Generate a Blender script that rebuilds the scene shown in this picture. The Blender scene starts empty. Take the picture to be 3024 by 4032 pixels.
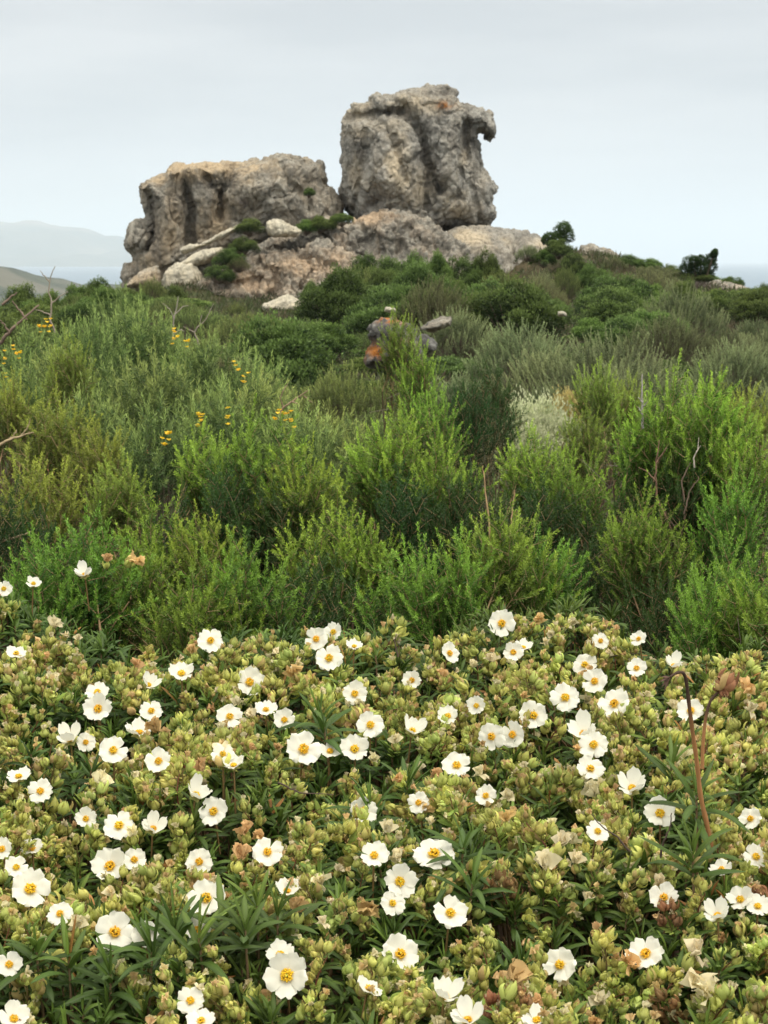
import bpy, math
import numpy as np
from mathutils import Vector, Matrix

# ------------------------------------------------------------------ scene, camera, sky, sun
SC = bpy.context.scene
COL = SC.collection
R = math.radians
FPX, CU, CV = 6520.0, 1512.0, 2016.0          # focal length and centre in photo pixels
PITCH = math.atan((2016 - 1026) / FPX)
EYE = 1.5

cam = bpy.data.cameras.new('camera')
cam.lens = FPX / 4032 * 36.0
cam.sensor_width = 36.0
cam.clip_start, cam.clip_end = 0.05, 300000
cam.dof.use_dof = True
cam.dof.focus_distance = 1.75
cam.dof.aperture_fstop = 38.0
camo = bpy.data.objects.new('camera', cam)
camo.location = (0, 0, EYE)
camo.rotation_euler = (math.pi / 2 - PITCH, 0, 0)
COL.objects.link(camo)
SC.camera = camo

SC.view_settings.view_transform = 'Standard'
SC.view_settings.look = 'None'
SC.view_settings.gamma = 1.0
SC.view_settings.exposure = 0.30
cy = SC.cycles
cy.use_denoising = True
cy.max_bounces, cy.diffuse_bounces, cy.glossy_bounces = 7, 4, 2
cy.transmission_bounces, cy.transparent_max_bounces, cy.volume_bounces = 3, 4, 2

SUN_EL, SUN_AZ = 62.0, 120.0                   # azimuth clockwise from +Y
world = bpy.data.worlds.new('World')
SC.world = world
world.use_nodes = True
nt = world.node_tree
nt.nodes.clear()
N = nt.nodes.new
out = N('ShaderNodeOutputWorld'); bg = N('ShaderNodeBackground'); bg.inputs[1].default_value = 0.1
sky = N('ShaderNodeTexSky'); sky.sky_type = 'NISHITA'; sky.sun_disc = False
sky.sun_elevation = R(SUN_EL); sky.sun_rotation = R(SUN_AZ)
tc = N('ShaderNodeTexCoord')
mp = N('ShaderNodeMapping'); mp.inputs['Scale'].default_value = (2.6, 2.6, 17.0); mp.inputs['Rotation'].default_value = (0.0, R(3.5), 0.4)
mp.inputs['Location'].default_value = (0.3, 0.0, 0.75)
nz = N('ShaderNodeTexNoise'); nz.inputs['Scale'].default_value = 1.35; nz.inputs['Detail'].default_value = 4.0; nz.inputs['Roughness'].default_value = 0.5
rp = N('ShaderNodeValToRGB')
rp.color_ramp.elements[0].position = 0.36; rp.color_ramp.elements[0].color = (0.645, 0.672, 0.695, 1)
rp.color_ramp.elements[1].position = 0.64; rp.color_ramp.elements[1].color = (0.80, 0.815, 0.825, 1)
sep = N('ShaderNodeSeparateXYZ')
hz = N('ShaderNodeMapRange'); hz.inputs[1].default_value = 0.0; hz.inputs[2].default_value = 0.085; hz.inputs[3].default_value = 0.55; hz.inputs[4].default_value = 0.0
mxh = N('ShaderNodeMixRGB'); mxh.inputs[2].default_value = (0.84, 0.865, 0.88, 1)
zen = N('ShaderNodeMapRange'); zen.inputs[1].default_value = 0.17; zen.inputs[2].default_value = 0.95; zen.inputs[3].default_value = 7.6; zen.inputs[4].default_value = 25.5
vm = N('ShaderNodeVectorMath'); vm.operation = 'SCALE'
mix = N('ShaderNodeMixRGB'); mix.inputs[0].default_value = 0.95
L = nt.links.new
L(tc.outputs['Generated'], mp.inputs[0]); L(mp.outputs[0], nz.inputs['Vector']); L(nz.outputs['Fac'], rp.inputs[0])
L(tc.outputs['Generated'], sep.inputs[0]); L(sep.outputs['Z'], hz.inputs[0]); L(sep.outputs['Z'], zen.inputs[0])
L(hz.outputs[0], mxh.inputs[0]); L(rp.outputs[0], mxh.inputs[1])
warm = N('ShaderNodeMapRange'); warm.inputs[1].default_value = 0.16; warm.inputs[2].default_value = 0.6
mxw = N('ShaderNodeMixRGB'); mxw.inputs[2].default_value = (0.90, 0.85, 0.74, 1)
L(sep.outputs['Z'], warm.inputs[0]); L(warm.outputs[0], mxw.inputs[0]); L(mxh.outputs[0], mxw.inputs[1]); L(mxw.outputs[0], vm.inputs[0]); L(zen.outputs[0], vm.inputs['Scale'])
L(sky.outputs[0], mix.inputs[1]); L(vm.outputs[0], mix.inputs[2]); L(mix.outputs[0], bg.inputs[0]); L(bg.outputs[0], out.inputs[0])

sl = bpy.data.lights.new('sun', 'SUN'); sl.energy = 1.5; sl.angle = R(22); sl.color = (1.0, 0.93, 0.80)
so = bpy.data.objects.new('sun', sl); COL.objects.link(so)
sd = Vector((math.sin(R(SUN_AZ)) * math.cos(R(SUN_EL)), math.cos(R(SUN_AZ)) * math.cos(R(SUN_EL)), math.sin(R(SUN_EL))))
so.rotation_euler = sd.to_track_quat('Z', 'Y').to_euler(); so.location = (0, 0, 60)

# ------------------------------------------------------------------ helpers
SP, CP = math.sin(PITCH), math.cos(PITCH)
V2F = 3024 / 1659.0                            # overview pixels -> photo pixels


def P(u, v, d):
    """photo pixel and distance along the ground -> point in the world"""
    xc, yc = (u - CU) / FPX, -(v - CV) / FPX
    dx, dy, dz = xc, yc * SP + CP, yc * CP - SP
    k = d / dy
    return np.array([dx * k, d, EYE + dz * k])


def proj(p):
    p = np.asarray(p, float)
    x, y, z = p[..., 0], p[..., 1], p[..., 2] - EYE
    dep = y * CP - z * SP
    return CU + FPX * x / dep, CV - FPX * (y * SP + z * CP) / dep


def rng(s):
    return np.random.default_rng(s)


_pm = rng(7).permutation(256)
_pm = np.concatenate([_pm, _pm, _pm])
_gr = rng(8).normal(size=(256, 3)); _gr /= np.linalg.norm(_gr, axis=1)[:, None]


def perlin(p):
    p = np.asarray(p, float)
    i = np.floor(p).astype(int); f = p - i; i &= 255
    w = f * f * f * (f * (f * 6 - 15) + 10)
    r = 0
    for a in (0, 1):
        for b in (0, 1):
            for c in (0, 1):
                g = _gr[_pm[_pm[_pm[(i[..., 0] + a) & 255] + ((i[..., 1] + b) & 255)] + ((i[..., 2] + c) & 255)]]
                d = f - np.array([a, b, c])
                ww = (w[..., 0] if a else 1 - w[..., 0]) * (w[..., 1] if b else 1 - w[..., 1]) * (w[..., 2] if c else 1 - w[..., 2])
                r = r + ww * (g * d).sum(-1)
    return r * 1.5


def fbm(p, o=4, gain=0.5):
    p = np.asarray(p, float); s, a = 0, 1.0
    for k in range(o):
        s = s + a * perlin(p * 2 ** k + 17.3 * k); a *= gain
    return s


def sstep(a, b, x):
    t = np.clip((x - a) / (b - a), 0, 1)
    return t * t * (3 - 2 * t)


def unit(v):
    return v / np.maximum(np.linalg.norm(v, axis=-1, keepdims=True), 1e-9)


def facets(p, cell, seed, squash=.6):
    """angular broken faces: each Voronoi cell is a tilted plane; also the distance to the nearest joint"""
    q = p * np.array([1, 1, squash]) / cell + .35 * fbm(p * .8 / cell + seed, 2)[:, None] + seed * 3.1
    i0 = np.floor(q).astype(int); d1 = np.full(len(q), 9.); d2 = np.full(len(q), 9.); off = np.zeros(len(q))
    for a in (-1, 0, 1):
        for b in (-1, 0, 1):
            for c in (-1, 0, 1):
                i = i0 + [a, b, c]; h = _pm[_pm[_pm[i[:, 0] & 255] + (i[:, 1] & 255)] + (i[:, 2] & 255)]
                j = _gr[h] * .42 + .5; v = q - (i + j); d = (v * v).sum(1)
                t = (v * _gr[(h + 91) & 255]).sum(1) * .8 + _gr[(h + 33) & 255][:, 0] * .5
                nearer = d < d1
                d2 = np.where(nearer, d1, np.minimum(d2, d)); off = np.where(nearer, t, off); d1 = np.where(nearer, d, d1)
    return off, np.sqrt(d2) - np.sqrt(d1)


class MB:
    def __init__(s):
        s.v, s.l, s.t, s.m, s.c, s.n = [], [], [], [], [], 0

    def add(s, V, F, mi=0, col=(1, 1, 1)):
        V = np.asarray(V, float).reshape(-1, 3); F = np.asarray(F, int)
        s.v.append(V); s.l.append((F + s.n).ravel()); s.t.append(np.full(len(F), F.shape[1])); s.m.append(np.full(len(F), mi))
        c = np.asarray(col, float)
        s.c.append(np.broadcast_to(c, (len(V), 3)) if c.ndim == 1 else c)
        s.n += len(V)

    def leaves(s, p, d, side, l, w, col, mi=0, belly=0.55):
        """diamond leaves: base points, directions, side vectors, lengths, widths, colours"""
        n = len(p); l = np.broadcast_to(l, (n,))[:, None]; w = np.broadcast_to(w, (n,))[:, None]
        m = p + d * l * belly
        V = np.stack([p, m + side * w * .5, p + d * l, m - side * w * .5], 1).reshape(-1, 3)
        F = np.arange(n * 4).reshape(n, 4)
        c = np.repeat(np.broadcast_to(np.asarray(col, float), (n, 3)), 4, 0)
        s.add(V, F, mi, c)

    def segs(s, A, B, ra, rb, col, mi=0, k=3):
        """tapered prisms between A and B"""
        A, B = np.asarray(A, float), np.asarray(B, float); n = len(A)
        d = unit(B - A)
        h = np.where(np.abs(d[:, 2:3]) < .9, np.array([[0, 0, 1.]]), np.array([[1., 0, 0]]))
        x = unit(np.cross(d, h)); y = np.cross(d, x)
        ra = np.broadcast_to(ra, (n,))[:, None, None]; rb = np.broadcast_to(rb, (n,))[:, None, None]
        a = np.arange(k) * 2 * np.pi / k
        ring = np.cos(a)[None, :, None] * x[:, None] + np.sin(a)[None, :, None] * y[:, None]
        V = np.concatenate([A[:, None] + ring * ra, B[:, None] + ring * rb], 1).reshape(-1, 3)
        j = np.arange(k); q = np.stack([j, (j + 1) % k, k + (j + 1) % k, k + j], 1)
        F = (q[None] + (np.arange(n) * 2 * k)[:, None, None]).reshape(-1, 4)
        c = np.repeat(np.broadcast_to(np.asarray(col, float), (n, 3)), 2 * k, 0)
        s.add(V, F, mi, c)

    def tube(s, pts, rad, col, mi=0, k=6):
        pts = np.asarray(pts, float); n = len(pts); rad = np.broadcast_to(rad, (n,))
        tg = unit(np.gradient(pts, axis=0))
        ref = np.array([0.31, 0.94, 0.12])
        x = unit(np.cross(tg, ref)); y = np.cross(tg, x)
        a = np.arange(k) * 2 * np.pi / k
        V = (pts[:, None] + rad[:, None, None] * (np.cos(a)[None, :, None] * x[:, None] + np.sin(a)[None, :, None] * y[:, None])).reshape(-1, 3)
        j = np.arange(k)
        F = np.concatenate([np.stack([i * k + j, i * k + (j + 1) % k, (i + 1) * k + (j + 1) % k, (i + 1) * k + j], 1) for i in range(n - 1)])
        c = np.asarray(col, float)
        s.add(V, F, mi, np.repeat(c, k, 0) if c.ndim == 2 else c)
        s.add(V[-k:], [list(range(k))], mi, c[-1] if c.ndim == 2 else c)

    def mesh(s, name, mats, smooth=True):
        me = bpy.data.meshes.new(name)
        V = np.concatenate(s.v); lo = np.concatenate(s.l); t = np.concatenate(s.t); m = np.concatenate(s.m); c = np.concatenate(s.c)
        me.vertices.add(len(V)); me.loops.add(len(lo)); me.polygons.add(len(t))
        me.vertices.foreach_set('co', V.astype(np.float32).ravel())
        me.loops.foreach_set('vertex_index', lo.astype(np.int32))
        st = np.concatenate([[0], np.cumsum(t)[:-1]])
        me.polygons.foreach_set('loop_start', st.astype(np.int32)); me.polygons.foreach_set('loop_total', t.astype(np.int32))
        me.polygons.foreach_set('material_index', m.astype(np.int32))
        me.polygons.foreach_set('use_smooth', np.full(len(t), smooth))
        at = me.color_attributes.new('Col', 'FLOAT_COLOR', 'POINT')
        at.data.foreach_set('color', np.concatenate([c, np.ones((len(c), 1))], 1).astype(np.float32).ravel())
        for mm in (mats if isinstance(mats, (list, tuple)) else [mats]):
            me.materials.append(mm)
        me.update(calc_edges=True)
        return me

    def build(s, name, mats, parent=None, smooth=True):
        return link(name, s.mesh(name, mats, smooth), parent)


def link(name, data, parent=None, loc=None):
    o = bpy.data.objects.new(name, data); COL.objects.link(o)
    if parent is not None:
        o.parent = parent
    if loc is not None:
        o.location = loc
    return o


def tag(o, label=None, cat=None, group=None, kind=None):
    for k, v in (('label', label), ('category', cat), ('group', group), ('kind', kind)):
        if v:
            o[k] = v
    return o


def empty(name, loc):
    o = link(name, None); o.location = loc; o.empty_display_size = 0.05
    return o


ORD = ['first', 'second', 'third', 'fourth', 'fifth', 'sixth', 'seventh', 'eighth', 'ninth', 'tenth', 'eleventh', 'twelfth', 'thirteenth', 'fourteenth', 'fifteenth', 'sixteenth', 'seventeenth', 'eighteenth', 'nineteenth', 'twentieth']
ORD += ['twenty-' + x for x in ORD[:9]] + ['thirtieth'] + ['thirty-' + x for x in ORD[:9]]


# ------------------------------------------------------------------ materials
def new_mat(name):
    m = bpy.data.materials.new(name); m.use_nodes = True
    t = m.node_tree; t.nodes.clear()
    o = t.nodes.new('ShaderNodeOutputMaterial')
    return m, t, o


def leaf_mat(name, transl=0.3, rough=0.55, spec=0.3, var=0.18, hue=0.03):
    m, t, o = new_mat(name); n = t.nodes.new; k = t.links.new
    at = n('ShaderNodeAttribute'); at.attribute_name = 'Col'
    oi = n('ShaderNodeObjectInfo')
    mr = n('ShaderNodeMapRange'); mr.inputs[3].default_value = 1 - var; mr.inputs[4].default_value = 1 + var
    mh = n('ShaderNodeMapRange'); mh.inputs[3].default_value = .5 + hue; mh.inputs[4].default_value = .5 - hue
    ml = n('ShaderNodeMath'); ml.operation = 'MULTIPLY'; ml.inputs[1].default_value = 7.31
    fr = n('ShaderNodeMath'); fr.operation = 'FRACT'
    hs = n('ShaderNodeHueSaturation')
    b = n('ShaderNodeBsdfPrincipled'); b.inputs['Roughness'].default_value = rough; b.inputs['Specular IOR Level'].default_value = spec
    k(oi.outputs['Random'], mr.inputs[0]); k(oi.outputs['Random'], ml.inputs[0]); k(ml.outputs[0], fr.inputs[0]); k(fr.outputs[0], mh.inputs[0])
    k(at.outputs['Color'], hs.inputs['Color']); k(mr.outputs[0], hs.inputs['Value']); k(mh.outputs[0], hs.inputs['Hue'])
    k(hs.outputs[0], b.inputs['Base Color'])
    if transl > 0:
        tr = n('ShaderNodeBsdfTranslucent'); mx = n('ShaderNodeMixShader'); mx.inputs[0].default_value = transl
        k(hs.outputs[0], tr.inputs['Color']); k(b.outputs[0], mx.inputs[1]); k(tr.outputs[0], mx.inputs[2]); k(mx.outputs[0], o.inputs[0])
    else:
        k(b.outputs[0], o.inputs[0])
    return m


M_HEATH = leaf_mat('heath_needles', .24, .5, .3, .14, .02)
M_BARK = leaf_mat('woody_stem', 0, .8, .2, .1, .01)
M_SCRUB = leaf_mat('scrub_leaves', .25, .6, .25, .22, .016)
M_CLEAF = leaf_mat('rockrose_leaves', .22, .5, .3, .08, .01)
M_BUD = leaf_mat('rockrose_buds', .35, .6, .25, .16, .015)
M_PETAL = leaf_mat('rockrose_petals', .35, .6, .2, .03, 0.0)
M_STAMEN = leaf_mat('rockrose_stamens', .2, .6, .2, .06, .01)
M_DRY = leaf_mat('dried_petals', .35, .7, .15, .18, .012)
M_YELLOW = leaf_mat('yellow_petals', .3, .5, .3, .1, .01)


def rock_mat(name, pale, dark, tan, scale=1.0, bump=0.9, tanw=.5):
    m, t, o = new_mat(name); n = t.nodes.new; k = t.links.new
    tcn = n('ShaderNodeTexCoord'); at = n('ShaderNodeAttribute'); at.attribute_name = 'Col'
    sp = n('ShaderNodeSeparateColor'); k(at.outputs['Color'], sp.inputs[0])

    def noise(sc, det, ro, mapping=None, dist=0.0):
        q = n('ShaderNodeTexNoise'); q.inputs['Scale'].default_value = sc * scale; q.inputs['Detail'].default_value = det; q.inputs['Roughness'].default_value = ro
        q.inputs['Distortion'].default_value = dist
        if mapping:
            g = n('ShaderNodeMapping'); g.inputs['Scale'].default_value = mapping; k(tcn.outputs['Object'], g.inputs[0]); k(g.outputs[0], q.inputs['Vector'])
        else:
            k(tcn.outputs['Object'], q.inputs['Vector'])
        return q.outputs['Fac']

    def ramp(f, a, b, c0=(0, 0, 0), c1=(1, 1, 1)):
        q = n('ShaderNodeValToRGB'); e = q.color_ramp.elements
        e[0].position, e[1].position = a, b; e[0].color = (*c0, 1); e[1].color = (*c1, 1); k(f, q.inputs[0])
        return q.outputs[0]

    def mixc(f, a, b, typ='MIX'):
        q = n('ShaderNodeMixRGB'); q.blend_type = typ
        for s_, x in zip((0, 1, 2), (f, a, b)):
            if isinstance(x, (float, int)):
                q.inputs[s_].default_value = x
            elif isinstance(x, tuple):
                q.inputs[s_].default_value = (*x, 1)
            else:
                k(x, q.inputs[s_])
        return q.outputs[0]

    def math_(op, a, b):
        q = n('ShaderNodeMath'); q.operation = op; q.use_clamp = True
        for s_, x in zip((0, 1), (a, b)):
            if isinstance(x, (float, int)):
                q.inputs[s_].default_value = x
            else:
                k(x, q.inputs[s_])
        return q.outputs[0]

    grey = ramp(noise(2.6, 12, .74), .37, .69, dark, pale)
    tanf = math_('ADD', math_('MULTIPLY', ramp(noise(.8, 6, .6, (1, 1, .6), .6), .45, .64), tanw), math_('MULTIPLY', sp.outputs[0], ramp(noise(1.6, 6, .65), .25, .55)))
    c = mixc(math_('MINIMUM', tanf, .9), grey, mixc(noise(3.0, 6, .6), tan, tuple(min(.75, x * 1.35) for x in tan)))
    streak = ramp(noise(1.7, 9, .68, (2.2, 2.2, .42), .5), .53, .66)
    c = mixc(math_('MULTIPLY', streak, .5), c, (.085, .082, .076))
    dark_patch = math_('MULTIPLY', sp.outputs[1], ramp(noise(1.8, 7, .65, (1.6, 1.6, .5)), .28, .55))  # dark patches where the vertex colour's green channel is set
    c = mixc(dark_patch, c, (.075, .068, .06))
    c = mixc(math_('MULTIPLY', ramp(noise(9.0, 8, .75), .54, .64), .55), c, (.10, .096, .085))
    orange = math_('MULTIPLY', sp.outputs[2], ramp(noise(3.2, 5, .6), .42, .52))
    c = mixc(orange, c, (.42, .17, .045))
    b = n('ShaderNodeBsdfPrincipled'); b.inputs['Roughness'].default_value = .92; b.inputs['Specular IOR Level'].default_value = .15
    k(c, b.inputs['Base Color'])
    vo = n('ShaderNodeTexVoronoi'); vo.inputs['Scale'].default_value = 4.5 * scale; k(tcn.outputs['Object'], vo.inputs['Vector'])
    h = mixc(.3, noise(6.5, 14, .78), vo.outputs['Distance'])
    bp = n('ShaderNodeBump'); bp.inputs['Strength'].default_value = bump; bp.inputs['Distance'].default_value = .16 / scale; k(h, bp.inputs['Height'])
    k(bp.outputs[0], b.inputs['Normal']); k(b.outputs[0], o.inputs[0])
    return m


M_ROCK = rock_mat('weathered_limestone', (.51, .495, .45), (.165, .16, .148), (.48, .405, .295), tanw=.22)
M_ROCKB = rock_mat('brown_limestone', (.50, .475, .415), (.155, .145, .125), (.44, .345, .23), tanw=.36)
M_OUTC = rock_mat('rough_limestone', (.50, .475, .41), (.14, .133, .118), (.48, .36, .25), 1.5, 1.0, tanw=.30)
M_PALE = rock_mat('pale_limestone', (.68, .64, .52), (.40, .37, .30), (.58, .49, .35), 1.2)
M_LICH = rock_mat('lichen_rock', (.30, .30, .285), (.05, .05, .05), (.20, .17, .13), 2.5, tanw=.1)


def ground_mat(name, c0, c1, c2, scale):
    m, t, o = new_mat(name); n = t.nodes.new; k = t.links.new
    tcn = n('ShaderNodeTexCoord')
    a = n('ShaderNodeTexNoise'); a.inputs['Scale'].default_value = scale; a.inputs['Detail'].default_value = 10; a.inputs['Roughness'].default_value = .65
    b2 = n('ShaderNodeTexNoise'); b2.inputs['Scale'].default_value = scale * .23; b2.inputs['Detail'].default_value = 7
    k(tcn.outputs['Object'], a.inputs['Vector']); k(tcn.outputs['Object'], b2.inputs['Vector'])
    r = n('ShaderNodeValToRGB'); r.color_ramp.elements[0].position = .35; r.color_ramp.elements[1].position = .65
    r.color_ramp.elements[0].color = (*c0, 1); r.color_ramp.elements[1].color = (*c1, 1); k(a.outputs['Fac'], r.inputs[0])
    r2 = n('ShaderNodeValToRGB'); r2.color_ramp.elements[0].position = .52; r2.color_ramp.elements[1].position = .62; k(b2.outputs['Fac'], r2.inputs[0])
    mx = n('ShaderNodeMixRGB'); mx.inputs[2].default_value = (*c2, 1); k(r2.outputs[0], mx.inputs[0]); k(r.outputs[0], mx.inputs[1])
    b = n('ShaderNodeBsdfPrincipled'); b.inputs['Roughness'].default_value = .95; b.inputs['Specular IOR Level'].default_value = .1; k(mx.outputs[0], b.inputs['Base Color'])
    bp = n('ShaderNodeBump'); bp.inputs['Strength'].default_value = .5; bp.inputs['Distance'].default_value = .4 / scale; k(a.outputs['Fac'], bp.inputs['Height']); k(bp.outputs[0], b.inputs['Normal'])
    k(b.outputs[0], o.inputs[0])
    return m


# ------------------------------------------------------------------ terrain, sea, far land
_CX = [-120, -40, -16, -13.5, -11, -10.2, -7, -2.3, 4.2, 6.3, 7.4, 9.5, 12.8, 14.9, 16.2, 40, 120]
_CR = [-18, -5, -2.5, -2.1, -1.9, -1.3, -.5, 1.2, .9, .55, .25, .15, -.75, -1.4, -2.1, -5, -18]
_NY = [-30, 0, 3, 6, 12, 20, 30, 40, 50, 60, 66, 72]
_NR = [-2.2, -1.5, -1.45, -1.5, -1.7, -1.85, -1.95, -2.05, -1.95, -1.8, -1.75, -1.5]


def gz(x, y):
    x, y = np.asarray(x, float), np.asarray(y, float)
    near = np.interp(y, _NY, _NR) - .00035 * np.maximum(np.abs(x) - 12, 0) ** 2 * 8
    cr = np.interp(x, _CX, _CR)
    a = np.interp(x, [-9, -5, 4.5, 7.5], [60, 70, 70, 60]); s = sstep(a, a + 12, y)
    h = near * (1 - s) + cr * s
    h = h - .75 * sstep(-7.5, -13, x) * sstep(36, 60, y)
    h = h - np.maximum(y - 84, 0) * .62
    return h + EYE


def build_ground():
    xs = np.concatenate([np.linspace(-150, -30, 25)[:-1], np.linspace(-30, 30, 121), np.linspace(30, 150, 25)[1:]])
    ys = np.concatenate([np.linspace(-30, 0, 13)[:-1], np.linspace(0, 90, 181), np.linspace(90, 210, 31)[1:]])
    X, Y = np.meshgrid(xs, ys)
    Z = gz(X, Y) + .07 * fbm(np.stack([X * .5, Y * .5, X * 0], -1), 4) * sstep(1, 4, Y)
    n, k = len(xs), len(ys)
    i, j = np.meshgrid(np.arange(n - 1), np.arange(k - 1)); b = (j * n + i).ravel()
    mb = MB(); mb.add(np.stack([X, Y, Z], -1), np.stack([b, b + 1, b + n + 1, b + n], 1))
    tag(mb.build('hillside', ground_mat('scrub_soil', (.045, .042, .022), (.11, .09, .055), (.05, .06, .025), 2.2)), kind='structure')


def build_sea():
    m, t, o = new_mat('sea_water'); n = t.nodes.new; k = t.links.new
    b = n('ShaderNodeBsdfPrincipled'); b.inputs['Base Color'].default_value = (.05, .11, .17, 1); b.inputs['Roughness'].default_value = .35
    tcn = n('ShaderNodeTexCoord'); q = n('ShaderNodeTexNoise'); q.inputs['Scale'].default_value = .04; q.inputs['Detail'].default_value = 6
    k(tcn.outputs['Object'], q.inputs['Vector'])
    bp = n('ShaderNodeBump'); bp.inputs['Strength'].default_value = .4; bp.inputs['Distance'].default_value = 3.0; k(q.outputs['Fac'], bp.inputs['Height'])
    k(bp.outputs[0], b.inputs['Normal']); k(b.outputs[0], o.inputs[0])
    mb = MB(); S = 65000
    mb.add([(-S, -3000, -60), (S, -3000, -60), (S, S, -60), (-S, S, -60)], [[0, 1, 2, 3]])
    tag(mb.build('sea', m), kind='structure')


def far_land(name, prof, dist, half, mat, nx, ny, rough, fine, seed, span=1.0):
    """a ridge whose skyline passes through the photo pixels PROF at distance DIST"""
    us = np.array([p[0] for p in prof], float)
    pts = np.array([P(p[0], p[1], dist) for p in prof])
    xs = np.linspace(pts[0, 0], pts[-1, 0], nx); ys = np.linspace(dist - half, dist + half, ny)
    X, Y = np.meshgrid(xs, ys)
    top = np.interp(X, pts[:, 0], pts[:, 2])
    t = (Y - dist) / half
    bell = np.where(t < 0, np.clip(1 + t, 0, 1) ** .8, np.clip(1 - t, 0, 1))
    no = fbm(np.stack([X * fine, Y * fine, X * 0 + seed], -1), 5)
    Z = -66 + (top + 66) * bell + rough * no * bell * (.25 + np.minimum(np.abs(t) * 2.5, 1))
    i, j = np.meshgrid(np.arange(nx - 1), np.arange(ny - 1)); b = (j * nx + i).ravel()
    mb = MB(); mb.add(np.stack([X, Y, Z], -1), np.stack([b, b + 1, b + nx + 1, b + nx], 1))
    return tag(mb.build(name, mat), kind='structure')


build_ground()
build_sea()
far_land('mountains', [(-2600, 990), (-1800, 900), (-900, 860), (-300, 885), (0, 866), (50, 872), (100, 866), (150, 872), (200, 888), (330, 892), (370, 905), (420, 922), (460, 920), (520, 936), (640, 945), (800, 985), (1000, 1015), (1180, 1030)],
         20000, 3200, ground_mat('mountain_slopes', (.06, .08, .05), (.12, .12, .08), (.25, .22, .17), .0012), 160, 40, 160, .0011, 3)
far_land('headland', [(-900, 960), (-400, 1000), (-100, 1030), (0, 1048), (60, 1058), (120, 1078), (200, 1098), (300, 1118), (420, 1128), (520, 1150), (640, 1200)],
         2600, 700, ground_mat('headland_slopes', (.035, .045, .028), (.07, .08, .05), (.11, .105, .075), .02), 120, 60, 24, .006, 5)

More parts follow.
